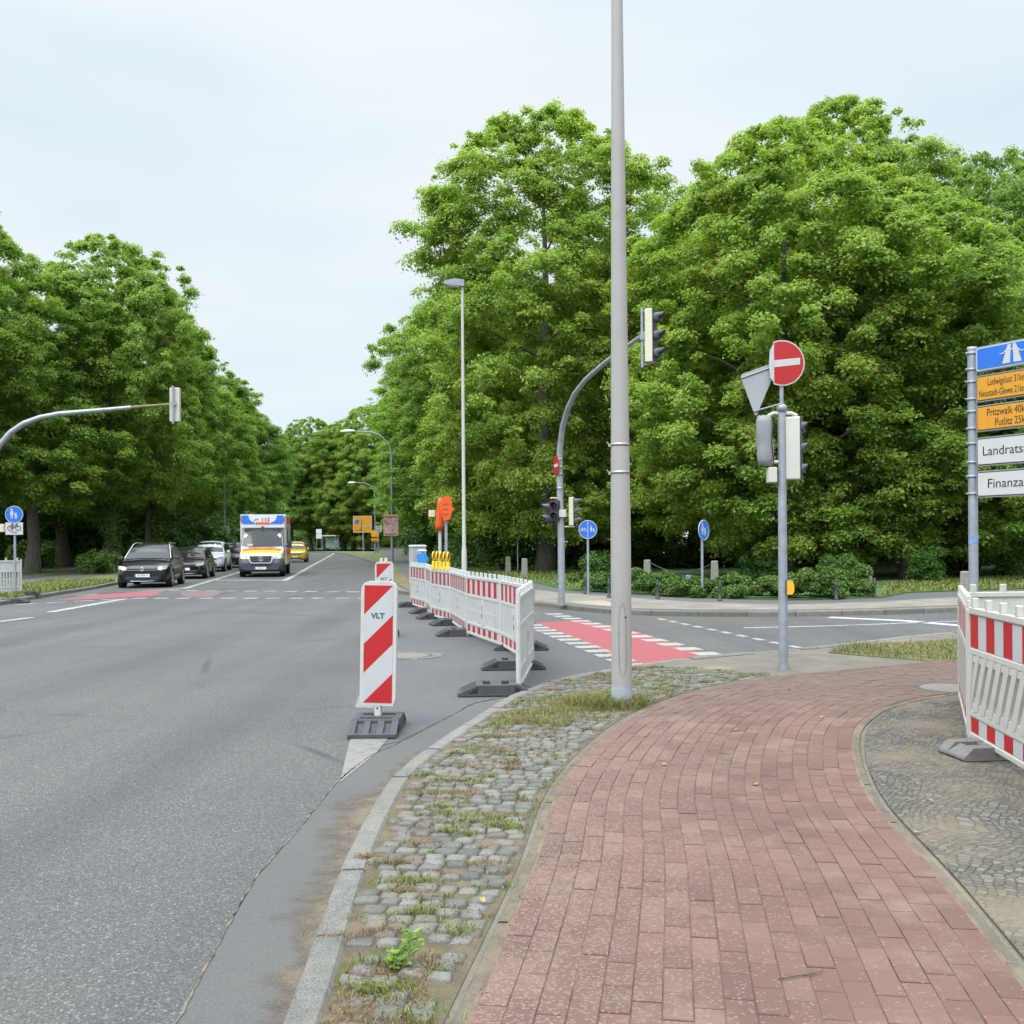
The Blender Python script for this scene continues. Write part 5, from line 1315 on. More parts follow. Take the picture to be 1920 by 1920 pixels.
# mast at the left picture edge
d = 31.0; o = thing('traffic_light_mast', 'long curved arm with a traffic light seen from behind, left picture edge', 'traffic light', (gx(-42, d), d, FS), 0, 'curved traffic light masts')
L0_ = Vector((gx(-42, d), d, FS))
def loc2(px, py, dd=31.0): return pt(px, py, dd) - L0_
c2 = [loc2(-38, 930), loc2(-32, 900), loc2(-20, 868), loc2(0, 834), loc2(20, 811), loc2(45, 794), loc2(75, 783), loc2(110, 776), loc2(180, 770), loc2(246, 764)]
s = MB(); s.tube([(0, 0, 0), (0, 0, 1.2)] + c2, [.12, .11, .10, .098, .095, .092, .088, .084, .08, .075, .066, .058], 14); s.build('pole', M_GALV, o)
s = MB(); s.tube([loc2(246, 764), loc2(324, 758)], [.05, .042], 12); s.build('rusty_arm_end', simple('rusty_steel', (.16, .14, .055), .8, 0, .3, 6), o)
e_ = loc2(327, 759); s = MB(); s.cyl(e_ + Vector((0, -.13, -.60)), e_ + Vector((0, -.13, .56)), .035, None, 10); s.box(e_ + Vector((0, -.08, .02)), (.16, .12, .10)); s.build('hanger', M_GALV, o)
head(o, T(e_.x + .02, e_.y + .02, e_.z, 0, 0, PI), 3, .30, .345, .16, M_CREAMW)
s = MB(); s.prism([(-.3, -.3), (.3, -.3), (.3, .3), (-.3, .3)], -.01, .01, 0, T(.34, -.12, 2.95, 0, RD(45), 0)); s.build('sign_back', M_ALU, o)
s = MB(); bag(s, .30, .30, 1.0, T(.56, -.15, 2.05), 8); s.build('orange_cover', M_ORBAG, o); s = MB(); s.box((.82, -.15, 2.0), (.16, .12, .24)); s.build('push_box', simple('beige_box', (.60, .50, .38), .6), o, .01)
# pedestrian sign left
d = 29.5; o = thing('traffic_sign', 'round blue mother and child sign above a white bicycle plate, left edge', 'sign', (gx(28, d), d, FS), RD(8), 'round blue path signs')
s = MB(); s.cyl((0, 0, 0), (0, 0, 2.55), .035, None, 12); s.build('post', M_GALV, o)
zc = pt(28, 965, d).z - FS; D_ = disc(o, zc, .25, M_BLUE); s = MB(); family(s, .25, -.0575, 0, 0, zc); s.build('pictogram', M_SIGNW, D_)
z2 = pt(28, 991, d).z - FS; s = MB(); s.box((0, -.05, z2), (.48, .008, .36)); b = s.build('extra_plate', M_SIGNW, o); s = MB(); bike(s, .24, -.056, 0, 0, z2 + .05); s.build('bicycle_symbol', M_INK, b); text('frei', .11, M_INK, b, T(0, -.056, z2 - .11))
panel('white fence panel at the left picture edge beside the verge', at(-62, 1120, FS).to_2d(), at(41, 1116, FS).to_2d(), True, False, 'white barrier fence panels', FS, strips=True)
p = at(24, 1124, FS); base('black base plate in front of the left edge fence panel', p.x, p.y, RD(10), .012); p = at(46, 1117, FS); base('black base plate lying on the verge edge by the left fence panel', p.x, p.y, RD(35), FS + .02)

# --- round blue signs on the right
p = at(1103, 1116, FS); o = thing('traffic_sign', 'round blue split sign, bicycle left and pedestrians right, on thin post', 'sign', (p.x, p.y, FS), RD(-4), 'round blue path signs')
zc = pt(1103, 993, p.y).z - FS; s = MB(); s.cyl((0, 0, 0), (0, 0, zc + .2), .033, None, 12); s.build('post', M_GALV, o)
D_ = disc(o, zc, .255, M_BLUE); s = MB(); s.box((0, -.0595, zc), (.016, .004, .47)); bike(s, .115, -.0575, 0, -.125, zc, .05); family(s, .15, -.0575, 0, .13, zc); s.build('pictogram', M_SIGNW, D_)
p = at(1317, 1120, FS); o = thing('traffic_sign', 'blue pedestrian sign turned half away, standing in the low shrubs', 'sign', (p.x, p.y, FS), RD(48), 'round blue path signs')
zc = pt(1317, 994, p.y).z - FS; s = MB(); s.cyl((0, 0, 0), (0, 0, zc + .2), .033, None, 12); s.build('post', M_GALV, o)
D_ = disc(o, zc, .265, M_BLUE); s = MB(); family(s, .27, -.0575, 0, 0, zc); s.build('pictogram', M_SIGNW, D_)
p = at(971, 1074, FS); o = thing('traffic_sign', 'dark blue round sign in leaf shade near the stone posts', 'sign', (p.x, p.y, FS), RD(30), 'round blue path signs')
zc = pt(973, 995, p.y).z - FS; s = MB(); s.cyl((0, 0, 0), (0, 0, zc + .2), .033, None, 12); s.build('post', M_GALV, o); D_ = disc(o, zc, .27, M_BLUE); s = MB(); family(s, .27, -.0575, 0, 0, zc); s.build('pictogram', M_SIGNW, D_)

# --- sign pole on the near pavement
p = at(1469, 1253, S); o = thing('sign_mast', 'grey pole with bent no entry sign, grey sign back and orange button', 'traffic light', (p.x, p.y, S)); dd = p.y
def L3(px, py, q=0): v = pt(px, py, dd + q); return Vector((v.x - p.x, v.y - p.y, v.z - S))
zt = L3(1464, 765).z; zr = L3(1464, 720).z
s = MB(); s.tube([(0, 0, -.03), (0, 0, 1.0), (-.0, 0, zt)], [.057, .053, .047], 18); s.build('pole', M_GALV, o)
s = MB(); s.cyl((0, 0, zt - .02), (0, 0, zr + .3), .024, None, 12); s.lathe([(.05, -.045), (.058, -.045), (.058, .03), (.03, .045)], 18, 0, T(0, 0, zt)); s.build('top_tube', M_GALV, o)
zc = L3(1468, 681.5).z; r_ = .272
def cut(r, xc): 
    a0 = math.acos(xc / r); return [(r * math.cos(a), r * math.sin(a)) for a in np.linspace(-a0, a0, 36)]
MS = T(.0, -.035, zc, 0, 0, RD(3))
rot2 = lambda pts: pts
s = MB(); s.prism(cut(r_, -.105), -.004, .004, 0, MS)
s.prism([(0, -.22), (0, .22), (.07, .16), (.09, 0), (.07, -.16)], -.003, .003, 0, MS @ T(-.105, .004, 0, 0, 0, RD(105))); b = s.build('no_entry_plate', M_SIGNW, o)
s = MB(); s.prism(cut(r_ * .945, -.097), -.0066, -.0042, 0, MS); s.build('red_face', M_REDF, b)
s = MB(); s.prism([(-.097, -.052), (.215, .0 - .018), (.215, .062), (-.097, .03)], -.009, -.0068, 0, MS); s.build('white_bar', M_SIGNW, b)
# yield sign from behind
A, B_, C_ = L3(1387, 703, .12), L3(1462, 676, .10), L3(1417, 783, .05)
s = MB(); n_ = (B_ - A).cross(C_ - A).normalized() * .006; ctr = (A + B_ + C_) / 3
cor = []
for v in (A, C_, B_):
    oth = [w2 for w2 in (A, B_, C_) if w2 is not v]
    cor += [v.lerp(oth[0], .05), v.lerp(oth[1], .05)] if v is not C_ else [v.lerp(A, .05), v.lerp(B_, .05)]
cor = [A.lerp(B_, .05), A.lerp(C_, .05), C_.lerp(A, .05), C_.lerp(B_, .05), B_.lerp(C_, .05), B_.lerp(A, .05)]
s.add([tuple(v + n_) for v in cor] + [tuple(v - n_) for v in cor], [tuple(range(6)), tuple(range(11, 5, -1))] + [((i + 1) % 6, i, 6 + i, 6 + (i + 1) % 6) for i in range(6)]); b = s.build('yield_sign_back', M_ALU, o)
q1 = Vector((0, -.012, 0)); s = MB(); s.tube([A.lerp(C_, .08) + q1, B_.lerp(C_, .08) + q1], .010, 6); s.tube([C_.lerp(A, .14) + q1, Vector((0, -.04, L3(1460, 757).z))], .010, 6); s.build('stiffener', M_GALVD, b)
# bagged head, pale head, small box, button
c_ = L3(1434, 828, .05); s = MB(); bag(s, .185, .19, .60, T(c_.x, c_.y, c_.z + .01, 0, RD(-2), 0), 21); b = s.build('grey_cover', M_GRBAG, o)
s = MB(); s.tube([(c_.x + .06, c_.y - .10, c_.z + .29), (c_.x + .075, c_.y - .105, c_.z + .2), (c_.x + .055, c_.y - .10, c_.z), (c_.x + .08, c_.y - .10, c_.z - .27)], .007, 6); s.build('cord', M_INK, b)
zz = L3(1470, 775).z; s = MB(); s.tube([(-.16, 0, zz - .03), (-.10, 0, zz), (.12, 0, zz), (.18, 0, zz - .03)], .022, 8); zz2 = L3(1470, 866).z; s.tube([(-.13, 0, zz2), (.0, 0, zz2)], .02, 8); zz3 = L3(1470, 897).z; s.tube([(.0, 0, zz3), (.16, 0, zz3 + .01)], .022, 8); s.build('bracket', M_CREAMW, o)
c_ = L3(1487, 841, .02); head(o, T(c_.x, c_.y, c_.z, 0, 0, RD(66)), 3, .16, .25, .19, M_CREAMW, 'signal_head', True, .08)
c_ = L3(1447, 891, 0); s = MB(); s.box(c_, (.10, .14, .18)); s.build('detector_box', M_CREAMW, o, .01)
c_ = L3(1476, 1101); s = MB(); s.prism([(-.03, -.085), (.035, -.085), (.055, -.05), (.055, .03), (.03, .08), (-.03, .085)], -.05, .05, 0, T(c_.x + .01, c_.y - .02, c_.z)); b = s.build('push_button', M_ORG, o, .012, 3); s = MB(); s.box((c_.x - .025, c_.y - .02, c_.z), (.014, .105, .18)); s.box((c_.x + .02, c_.y - .02, c_.z + .085), (.06, .08, .02)); s.build('button_back', M_VIS, b, .004)
s = MB(); s.tube([(.0, -.0535, .02), (.0, -.0535, .55), (.03, -.046, .58), (.05, -.02, .58)], .002, 5); s.build('door_seam', simple('seam', (.20, .19, .18), .7), o)

# --- signpost with the destination plates
d = 11.7; x_ = gx(1825, d); o = thing('signpost', 'galvanised signpost with blue motorway, two yellow and two white destination plates', 'sign', (x_, d, S))
zt = pt(1825, 655, d).z - S
s = MB(); s.cyl((0, 0, 0), (0, 0, zt), .052, None, 18); s.lathe([(.055, 0), (.055, .03), (0, .035)], 18, 0, T(0, 0, zt - .005)); s.build('pole', M_GALV, o)
s = MB(); s.lathe([(.0535, 0), (.0535, .10)], 18, 0, T(0, 0, pt(1825, 1020, d).z - S)); s.build('blue_smear', simple('blue_smear', (.18, .30, .52), .6, .2, .3, 18), o)
ANG = math.atan2(-.50, .27); DIN = .80
def plate(name, y0, y1, face, border, rows, W_=.80):
    z1 = pt(1838, y0, d).z - S; z0 = pt(1838, y1, d).z - S; h_ = z1 - z0; zc = (z0 + z1) / 2
    M = T(0, 0, zc, 0, 0, ANG) @ T(.085, -.045, 0)
    def rr(x0, x1, a, b, r): return [(x1 - r + r * math.cos(t), b - r + r * math.sin(t)) for t in np.linspace(0, PI / 2, 5)] + [(x0 + r + r * math.cos(t), b - r + r * math.sin(t)) for t in np.linspace(PI / 2, PI, 5)] + [(x0 + r + r * math.cos(t), a + r + r * math.sin(t)) for t in np.linspace(PI, 1.5 * PI, 5)] + [(x1 - r + r * math.cos(t), a + r + r * math.sin(t)) for t in np.linspace(1.5 * PI, 2 * PI, 5)]
    H2 = h_ / 2
    s = MB(); s.prism(rr(0, W_, -H2, H2, .03), -.006, .012, 0, M); b = s.build(name, M_ALU, o)
    s = MB(); s.prism(rr(.012, W_ - .012, -H2 + .012, H2 - .012, .025), -.009, -.0065, 0, M); s.build('border', border[0], b)
    s = MB(); s.prism(rr(.012 + border[1], W_ - .012 - border[1], -H2 + .012 + border[1], H2 - .012 - border[1], .018), -.0115, -.0092, 0, M); s.build('face', face, b)
    if border[0] is M_INK:
        s = MB(); s.prism(rr(.012, W_ - .012, -H2 + .012, H2 - .012, .025), -.0082, -.0064, 0, M); 
    for body, sz, xx, zz, al, xs_ in rows: text(body, sz, M_INK, b, M @ T(xx, -.012, zz * h_), 'lettering', xs_, al)
    s = MB()
    for f in (-.33, .33): s.lathe([(.053, -.014), (.060, -.014), (.060, .014), (.053, .014)], 18, 0, T(0, 0, zc + f * h_)); s.tube([Vector((0, 0, zc + f * h_)) + Vector((-.06, -.02, 0)), Vector((0, 0, zc + f * h_)) + Vector((-.085, -.02, 0))], .012, 8); s.box((.06, 0, f * h_), (.10, .03, .028), 0, T(0, 0, zc, 0, 0, ANG))
    s.build('clamp', M_GALV, b)
    s = MB(); s.box((W_ / 2 + .02, .022, -H2 + .012), (W_, .022, .03), 0, M); s.box((W_ / 2 + .02, .022, H2 - .012), (W_, .022, .03), 0, M); s.build('rail', M_GALV, b)
    return b, M, h_
b, M, h_ = plate('motorway_plate', 655, 701, M_BLUE, (M_SIGNW, .012), [])
s = MB(); k_ = h_ * .40
for sg in (-1, 1): s.prism([(sg * .20 * k_, -k_ * .85), (sg * 1.05 * k_, -k_ * .85), (sg * .45 * k_, k_ * .95), (sg * .10 * k_, k_ * .95)], -.0135, -.0117, 0, M @ T(.46, 0, 0))
s.prism([(-1.3 * k_, .12 * k_), (-.9 * k_, .12 * k_), (-.55 * k_, .38 * k_), (.55 * k_, .38 * k_), (.9 * k_, .12 * k_), (1.3 * k_, .12 * k_), (1.3 * k_, .22 * k_), (.95 * k_, .22 * k_), (.6 * k_, .52 * k_), (-.6 * k_, .52 * k_), (-.95 * k_, .22 * k_), (-1.3 * k_, .22 * k_)], -.0150, -.0137, 0, M @ T(.46, 0, 0)); s.build('motorway_symbol', M_SIGNW, b)
plate('yellow_plate', 708, 757, M_SIGNY, (M_INK, .010), [('Ludwigslust 31km', .110, .63, .19, 'RIGHT', .60), ('Neustadt-Glewe 21km', .110, .63, -.21, 'RIGHT', .58)])
plate('yellow_plate', 764, 812, M_SIGNY, (M_INK, .010), [('Pritzwalk 40km', .120, .68, .19, 'RIGHT', .72), ('Putlitz 25km', .120, .68, -.21, 'RIGHT', .72)])
plate('white_plate', 823, 876, M_SIGNW, (M_INK, .010), [('Landratsamt', .150, .08, 0, 'LEFT', .98)])
plate('white_plate', 885, 934, M_SIGNW, (M_INK, .010), [('Finanzamt', .150, .14, 0, 'LEFT', 1.02)])

# --- stone posts, small iron bollards, meter post
for px, py, h_, lab in ((984, 1085, .80, 'granite post nearest the pavement left of the traffic light mast'), (953, 1076, .78, 'granite post, second from the nearest in the short row'), (936, 1070, .78, 'granite post third along the lawn edge behind the fence'),
                        (915, 1066, .76, 'granite post farthest along the lawn edge behind the fence'), (1214, 1094, .82, 'shaded granite post with chain behind the tall grey pole'), (1340, 1097, .80, 'granite post in the shade right of the small pedestrian sign'),
                        (1626, 1118, .70, 'pale granite post at the right end of the low shrubs'), (1810, 1120, .66, 'granite post standing just left of the signpost')):
    p = at(px, py, FS); o = thing('stone_post', lab, 'bollard', (p.x, p.y, FS), px * .3, 'granite posts around the lawn')
    s = MB(); s.box((0, 0, h_ / 2), (.27, .24, h_), 0, None, (.22, .19)); s.build('block', M_STONE, o, .03, 3)
p0 = at(1214, 1075, FS) ; 
A = at(1214, 1094, FS) + Vector((.1, 0, .72)); B_ = at(1340, 1097, FS) + Vector((-.1, 0, .7))
s = MB(); s.tube([A.lerp(B_, f) - Vector((0, 0, .30 * 4 * f * (1 - f))) for f in np.linspace(0, 1, 14)], .016, 6); tag(s.build('chain', M_IRON), 'dark iron chain hanging between two shaded granite posts', 'chain')
for px, py, lab in ((1098, 1114, 'small iron bollard beside the blue split sign post'), (1142, 1121, 'small iron bollard just left of the tall grey pole'), (1233, 1124, 'small iron bollard in front of the shrubs right of the tall pole'), (1350, 1127, 'small iron bollard before the shrubs, right of the pedestrian sign'),
                    (1568, 1125, 'small iron bollard at the taller shrubs right of the button pole'), (1640, 1121, 'small iron bollard at the right end of the shrub bed')):
    p = at(px, py, FS); o = thing('iron_bollard', lab, 'bollard', (p.x, p.y, FS + .004), 0, 'small iron bollards along the shrub bed')
    s = MB(); s.lathe([(.055, 0), (.055, .05), (.035, .07), (.03, .34), (.042, .36), (.042, .39), (.028, .41), (.03, .47), (.015, .50), (0, .505)], 14); s.build('post', M_IRON, o)
p = at(1290, 1119, FS); o = thing('meter_post', 'short grey post with a blue grey head among the low shrubs', 'post', (p.x, p.y, FS))
s = MB(); s.cyl((0, 0, 0), (0, 0, .36), .03, None, 10); s.build('post', M_GALV, o); s = MB(); s.box((0, 0, .47), (.13, .11, .20)); s.box((.04, -.06, .50), (.05, .02, .06)); s.build('head', simple('meter_head', (.16, .20, .27), .5), o, .012)
# ================================================================== VEHICLES
M_GLASS = simple('car_glass', (.012, .015, .016), .06, 0, .05, spec=.28); M_TYRE = simple('tyre', (.018, .018, .019), .85); M_RIM = simple('rim', (.42, .43, .45), .3, .7, .05)
M_TRIM = simple('dark_trim', (.02, .02, .022), .6); M_CHROME = simple('chrome', (.62, .63, .65), .18, .9, .03)
M_HL = simple('headlamp_glass', (.62, .64, .66), .12, .2, .05); M_HLON = emit('headlamp_lit', (1.0, .72, .50), 2.2); M_PLATE = simple('plate_white', (.72, .72, .70), .5, 0, .03)
def carpaint(name, col, metal=0.0):
    k = NT(name); k.col(k.ramp(k.noise(3, 3), [(.3, tuple(x * .94 for x in col)), (.7, col)])); k.rough(.28); k.b.inputs['Metallic'].default_value = metal
    k.b.inputs['Coat Weight'].default_value = .35; k.b.inputs['Coat Roughness'].default_value = .05; return k.m
def loft(s, st, m=0, close=True):            # st: list of (y, [(x,z)...]) half outlines from bottom centre to top centre, mirrored
    rows = []
    for y, half in st:
        full = [(x, y, z) for x, z in half] + [(-x, y, z) for x, z in half[::-1]]
        rows.append(full)
    n = len(rows[0]); vs = [p for r in rows for p in r]
    fs = [(i * n + k_, i * n + (k_ + 1) % n, (i + 1) * n + (k_ + 1) % n, (i + 1) * n + k_) for i in range(len(rows) - 1) for k_ in range(n)]
    s.add(vs, fs, m, True)
    if close: s.add(rows[0], [tuple(range(n))[::-1]], m); s.add(rows[-1], [tuple(range(n))], m)
def car(label, px, d, rz, paint, L=4.3, W=1.80, H=1.56, lit=False, rails=None, group='cars waiting in the left lane', plate=None, emblem=False, cat='car', name='parked_car', suv=False, hood=1.05):
    p = pt(px, 1013, d); o = thing(name, label, cat, (p.x, d, .0), rz, group)
    w_ = W / 2; belt = H * .60; nose = H * .425; gc = .20 if not suv else .26
    def sec(y, hw, zt, zb): return (y, [(hw * .80, zb), (hw * .97, zb + .06), (hw, zb + .26), (hw * .995, (zb + zt) / 2 + .06), (hw * .97, zt - .07), (hw * .88, zt), (hw * .45, zt + .035), (.001, zt + .045)])
    s = MB(); loft(s, [sec(0, w_ * .72, nose - .02, gc + .06), sec(.06, w_ * .86, nose + .04, gc + .02), sec(.20, w_ * .95, nose + .10, gc), sec(.55, w_ * .99, nose + .17, gc - .02), sec(hood, w_, belt - .03, gc - .03), sec(hood + .5, w_, belt + .01, gc - .03), sec(L * .6, w_, belt + .03, gc - .03), sec(L - .5, w_ * .98, belt + .04, gc), sec(L - .12, w_ * .93, belt, gc + .04), sec(L, w_ * .82, belt - .10, gc + .12)])
    body = s.build('body', paint, o)
    # cabin
    def cab(y, hw, zt): return (y, [(w_ * .93, belt - .02), (w_ * .945, belt + .02), (hw * 1.0 + (w_ * .93 - hw) * .45, belt + (zt - belt) * .5), (hw, zt - .07), (hw * .86, zt - .015), (hw * .4, zt + .02), (.001, zt + .03)])
    s = MB(); r1, r2 = hood + .92, L - .62
    loft(s, [cab(hood - .10, w_ * .88, belt + .04), cab(hood + .42, w_ * .77, belt + (H - belt) * .62), cab(r1, w_ * .68, H - .045), cab(r1 + .6, w_ * .71, H), cab(r2, w_ * .69, H - .04), cab(L - .18, w_ * .80, belt + .12)])
    roof = s.build('cabin', paint, o)
    # windscreen following the slope
    s = MB(); n_ = 7; vs = []
    for f in (0.06, .35, .66, .95):
        y = (hood - .10) + (r1 - hood + .10) * f; z = belt + .05 + (H - .045 - belt - .05) * f + .05 * math.sin(PI * f)
        hw = (w_ * .87) * (1 - f) + (w_ * .62) * f
        for i in range(n_):
            u = i / (n_ - 1) * 2 - 1; vs.append((u * hw, y - .035 + .05 * u * u, z + .02 - .03 * u * u))
    s.add(vs, [(a * n_ + i, a * n_ + i + 1, (a + 1) * n_ + i + 1, (a + 1) * n_ + i) for a in range(3) for i in range(n_ - 1)], 0, True); s.build('windscreen', M_GLASS, roof)
    for sg in (-1, 1):
        def sx(z): f = (z - belt) / (H - belt); return sg * (w_ * .945 * (1 - f) + w_ * .715 * f + .024)
        for a0, a1, b0, b1 in ((hood + .36, hood + 1.38, r1 - .0, hood + 1.38), (hood + 1.46, L - .55, hood + 1.46, r2 - .18)):
            s = MB(); zl, zh = belt + .05, H - .13
            q_ = [(sx(zl), a0, zl), (sx(zl), a1, zl), (sx(zh), b1, zh), (sx(zh), b0, zh)]
            if sg > 0: s.add(q_, [(0, 1, 2, 3)])
            else: s.add(q_, [(3, 2, 1, 0)])
            s.build('side_window', M_GLASS, roof)
        if rails:
            s = MB(); s.tube([(sg * w_ * .90, hood + .1, belt + .10), (sg * w_ * .72, r1 - .05, H - .035), (sg * w_ * .67, r1 + .25, H + .035), (sg * w_ * .67, r2 - .1, H + .02)], .022, 6); s.build('roof_rail', rails, roof)
        s = MB(); s.box((sg * (w_ + .09), hood + .42, belt + .11), (.19, .13, .13), 0, None, (.16, .10)); s.build('mirror', paint if not lit else M_TRIM, o, .03)
        for y in (.86, L - .78):
            r_ = .33 if not suv else .37
            wx = sg * (w_ - .10)
            s = MB(); s.lathe([(r_ + .045, -.02), (r_ + .045, .125)], 24, 0, T(wx - (0 if sg > 0 else .0), y, r_ + .02, 0, 0, 0) @ (Matrix.Identity(4) if sg > 0 else Matrix.Diagonal((-1, 1, 1, 1))), 'x'); s.prism([(q[0], q[1]) for q in circ(r_ + .045, 24)], 0, .002, 0, T(wx + sg * .104, y, r_ + .02, 0, 0, sg * PI / 2)); s.build('wheel_arch', M_TRIM, o)
            wl = MB(); wl.lathe([(0, -.09), (r_ * .8, -.10), (r_ * .97, -.09), (r_, -.05), (r_, .06), (r_ * .96, .11), (r_ * .74, .115), (r_ * .70, .10)], 26, 0, T(wx, y, r_) @ (Matrix.Identity(4) if sg > 0 else Matrix.Diagonal((-1, 1, 1, 1))), 'x'); tw = wl.build('wheel', M_TYRE, o)
            rm = MB(); MM = T(wx, y, r_) @ (Matrix.Identity(4) if sg > 0 else Matrix.Diagonal((-1, 1, 1, 1)))
            rm.lathe([(r_ * .70, .118), (r_ * .66, .118), (r_ * .62, .07), (0, .065)], 26, 0, MM, 'x'); rm.build('rim', M_TRIM, tw)
            rm = MB()
            for q in range(5): rm.box((.105, 0, r_ * .34), (.03, r_ * .17, r_ * .60), 0, MM @ Matrix.Rotation(q * 2 * PI / 5, 4, 'X'))
            rm.lathe([(r_ * .68, .112), (r_ * .67, .122), (r_ * .61, .122), (r_ * .60, .11)], 26, 0, MM, 'x'); rm.build('spokes', M_RIM, tw)
    # front: lamps, grille, intake, plate
    for sg in (-1, 1):
        s = MB(); zc = nose + .03
        s.add([(sg * w_ * .58, -.005, zc - .06), (sg * w_ * .90, .11, zc - .03), (sg * w_ * .955, .30, zc + .09), (sg * w_ * .86, .09, zc + .10), (sg * w_ * .60, .0, zc + .055),
               (sg * w_ * .58, .09, zc - .06), (sg * w_ * .86, .2, zc - .03), (sg * w_ * .90, .36, zc + .05), (sg * w_ * .80, .2, zc + .09), (sg * w_ * .60, .1, zc + .055)],
              [(0, 1, 2, 3, 4) if sg > 0 else (4, 3, 2, 1, 0)] + [((i + 1) % 5, i, 5 + i, 5 + (i + 1) % 5) for i in range(5)], 0, False, T(0, -.03, 0)); hl = s.build('headlight', M_HL, o)
        if lit:
            s = MB(); s.lathe([(0, -.02), (.05, -.015), (.062, .02)], 14, 0, T(sg * w_ * .69, -.035, zc + .005), 'y'); s.build('lamp', M_HLON, hl)
    s = MB(); s.box((0, .012, nose), (w_ * 1.14, .06, .10)); g_ = s.build('grille', M_TRIM, o, .01)
    s = MB(); s.box((0, -.022, nose + .035), (w_ * 1.12, .01, .014)); s.box((0, -.022, nose - .03), (w_ * 1.12, .01, .014)); s.build('grille_bar', M_CHROME, g_)
    if emblem: 
        s = MB(); s.ring((0, -.03, nose + .005), .06, .009, 20, 6); 
        for a, b in (((-.035, .045), (-.015, .0)), ((-.015, 0), (0, .03)), ((0, .03), (.015, 0)), ((.015, 0), (.035, .045)), ((-.05, .02), (-.025, -.05)), ((-.025, -.05), (0, -.005)), ((0, -.005), (.025, -.05)), ((.025, -.05), (.05, .02))): s.tube([(a[0], -.03, nose + .005 + a[1]), (b[0], -.03, nose + .005 + b[1])], .006, 5)
        s.build('emblem', M_CHROME, g_)
    s = MB(); s.box((0, .04, gc + .14), (w_ * 1.25, .10, .13)); bi = s.build('air_intake', M_TRIM, o, .02)
    s = MB(); s.tube([(-w_ * .62, .02, gc + .06), (0, -.025, gc + .045), (w_ * .62, .02, gc + .06)], .010, 6); s.build('bumper_strip', M_CHROME, bi)
    s = MB(); s.box((0, -.025, gc + .25), (.52, .012, .11)); pb = s.build('number_plate', M_PLATE, o); s = MB(); s.box((-.237, -.033, gc + .25), (.045, .004, .108)); s.build('blue_band', M_BLUE, pb)
    if plate: text(plate, .088, M_INK, pb, T(.02, -.033, gc + .25), 'lettering', .8)
    return o
BLK = carpaint('black_paint', (.012, .012, .015), .3); BLK2 = carpaint('brown_black_paint', (.016, .013, .012), .3); SILV = carpaint('silver_white_paint', (.66, .68, .70), .2); DRK = carpaint('dark_blue_paint', (.012, .015, .022), .3); YELP = carpaint('yellow_paint', (.62, .42, .015)); REDP = carpaint('red_car_paint', (.35, .04, .04)); WHP = carpaint('white_paint_car', (.66, .67, .68)); 
car('black car with lit headlights and chrome roof rails, first in the waiting queue', 266, 36.2, RD(10), BLK, 4.35, 1.81, 1.58, True, M_CHROME, plate='PCH RW 19', emblem=True)
car('black low car second in the queue, behind the one with lit headlights', 344, 44.6, RD(10), BLK2, 4.3, 1.79, 1.43, plate='PCH')
car('silver white off road car third in the waiting queue', 386, 55.3, RD(10), WHP, 4.7, 1.88, 1.68, suv=True, hood=1.15)
car('dark car fourth in the queue, between the silver car and the ambulance', 424.5, 63.5, RD(10), DRK, 4.4, 1.84, 1.62)
car('yellow car driving behind the ambulance', 552, 79, RD(9), YELP, 4.4, 1.79, 1.62, group='cars on the main road', name='car')
car('white parked car far beyond the road bend, left of the slanting trunk', 571, 188, RD(60), WHP, 4.3, 1.8, 1.5, group='cars parked beyond the bend')
car('silver parked car far beyond the bend, right of the slanting trunk', 588, 192, RD(70), SILV, 4.3, 1.8, 1.5, group='cars parked beyond the bend')

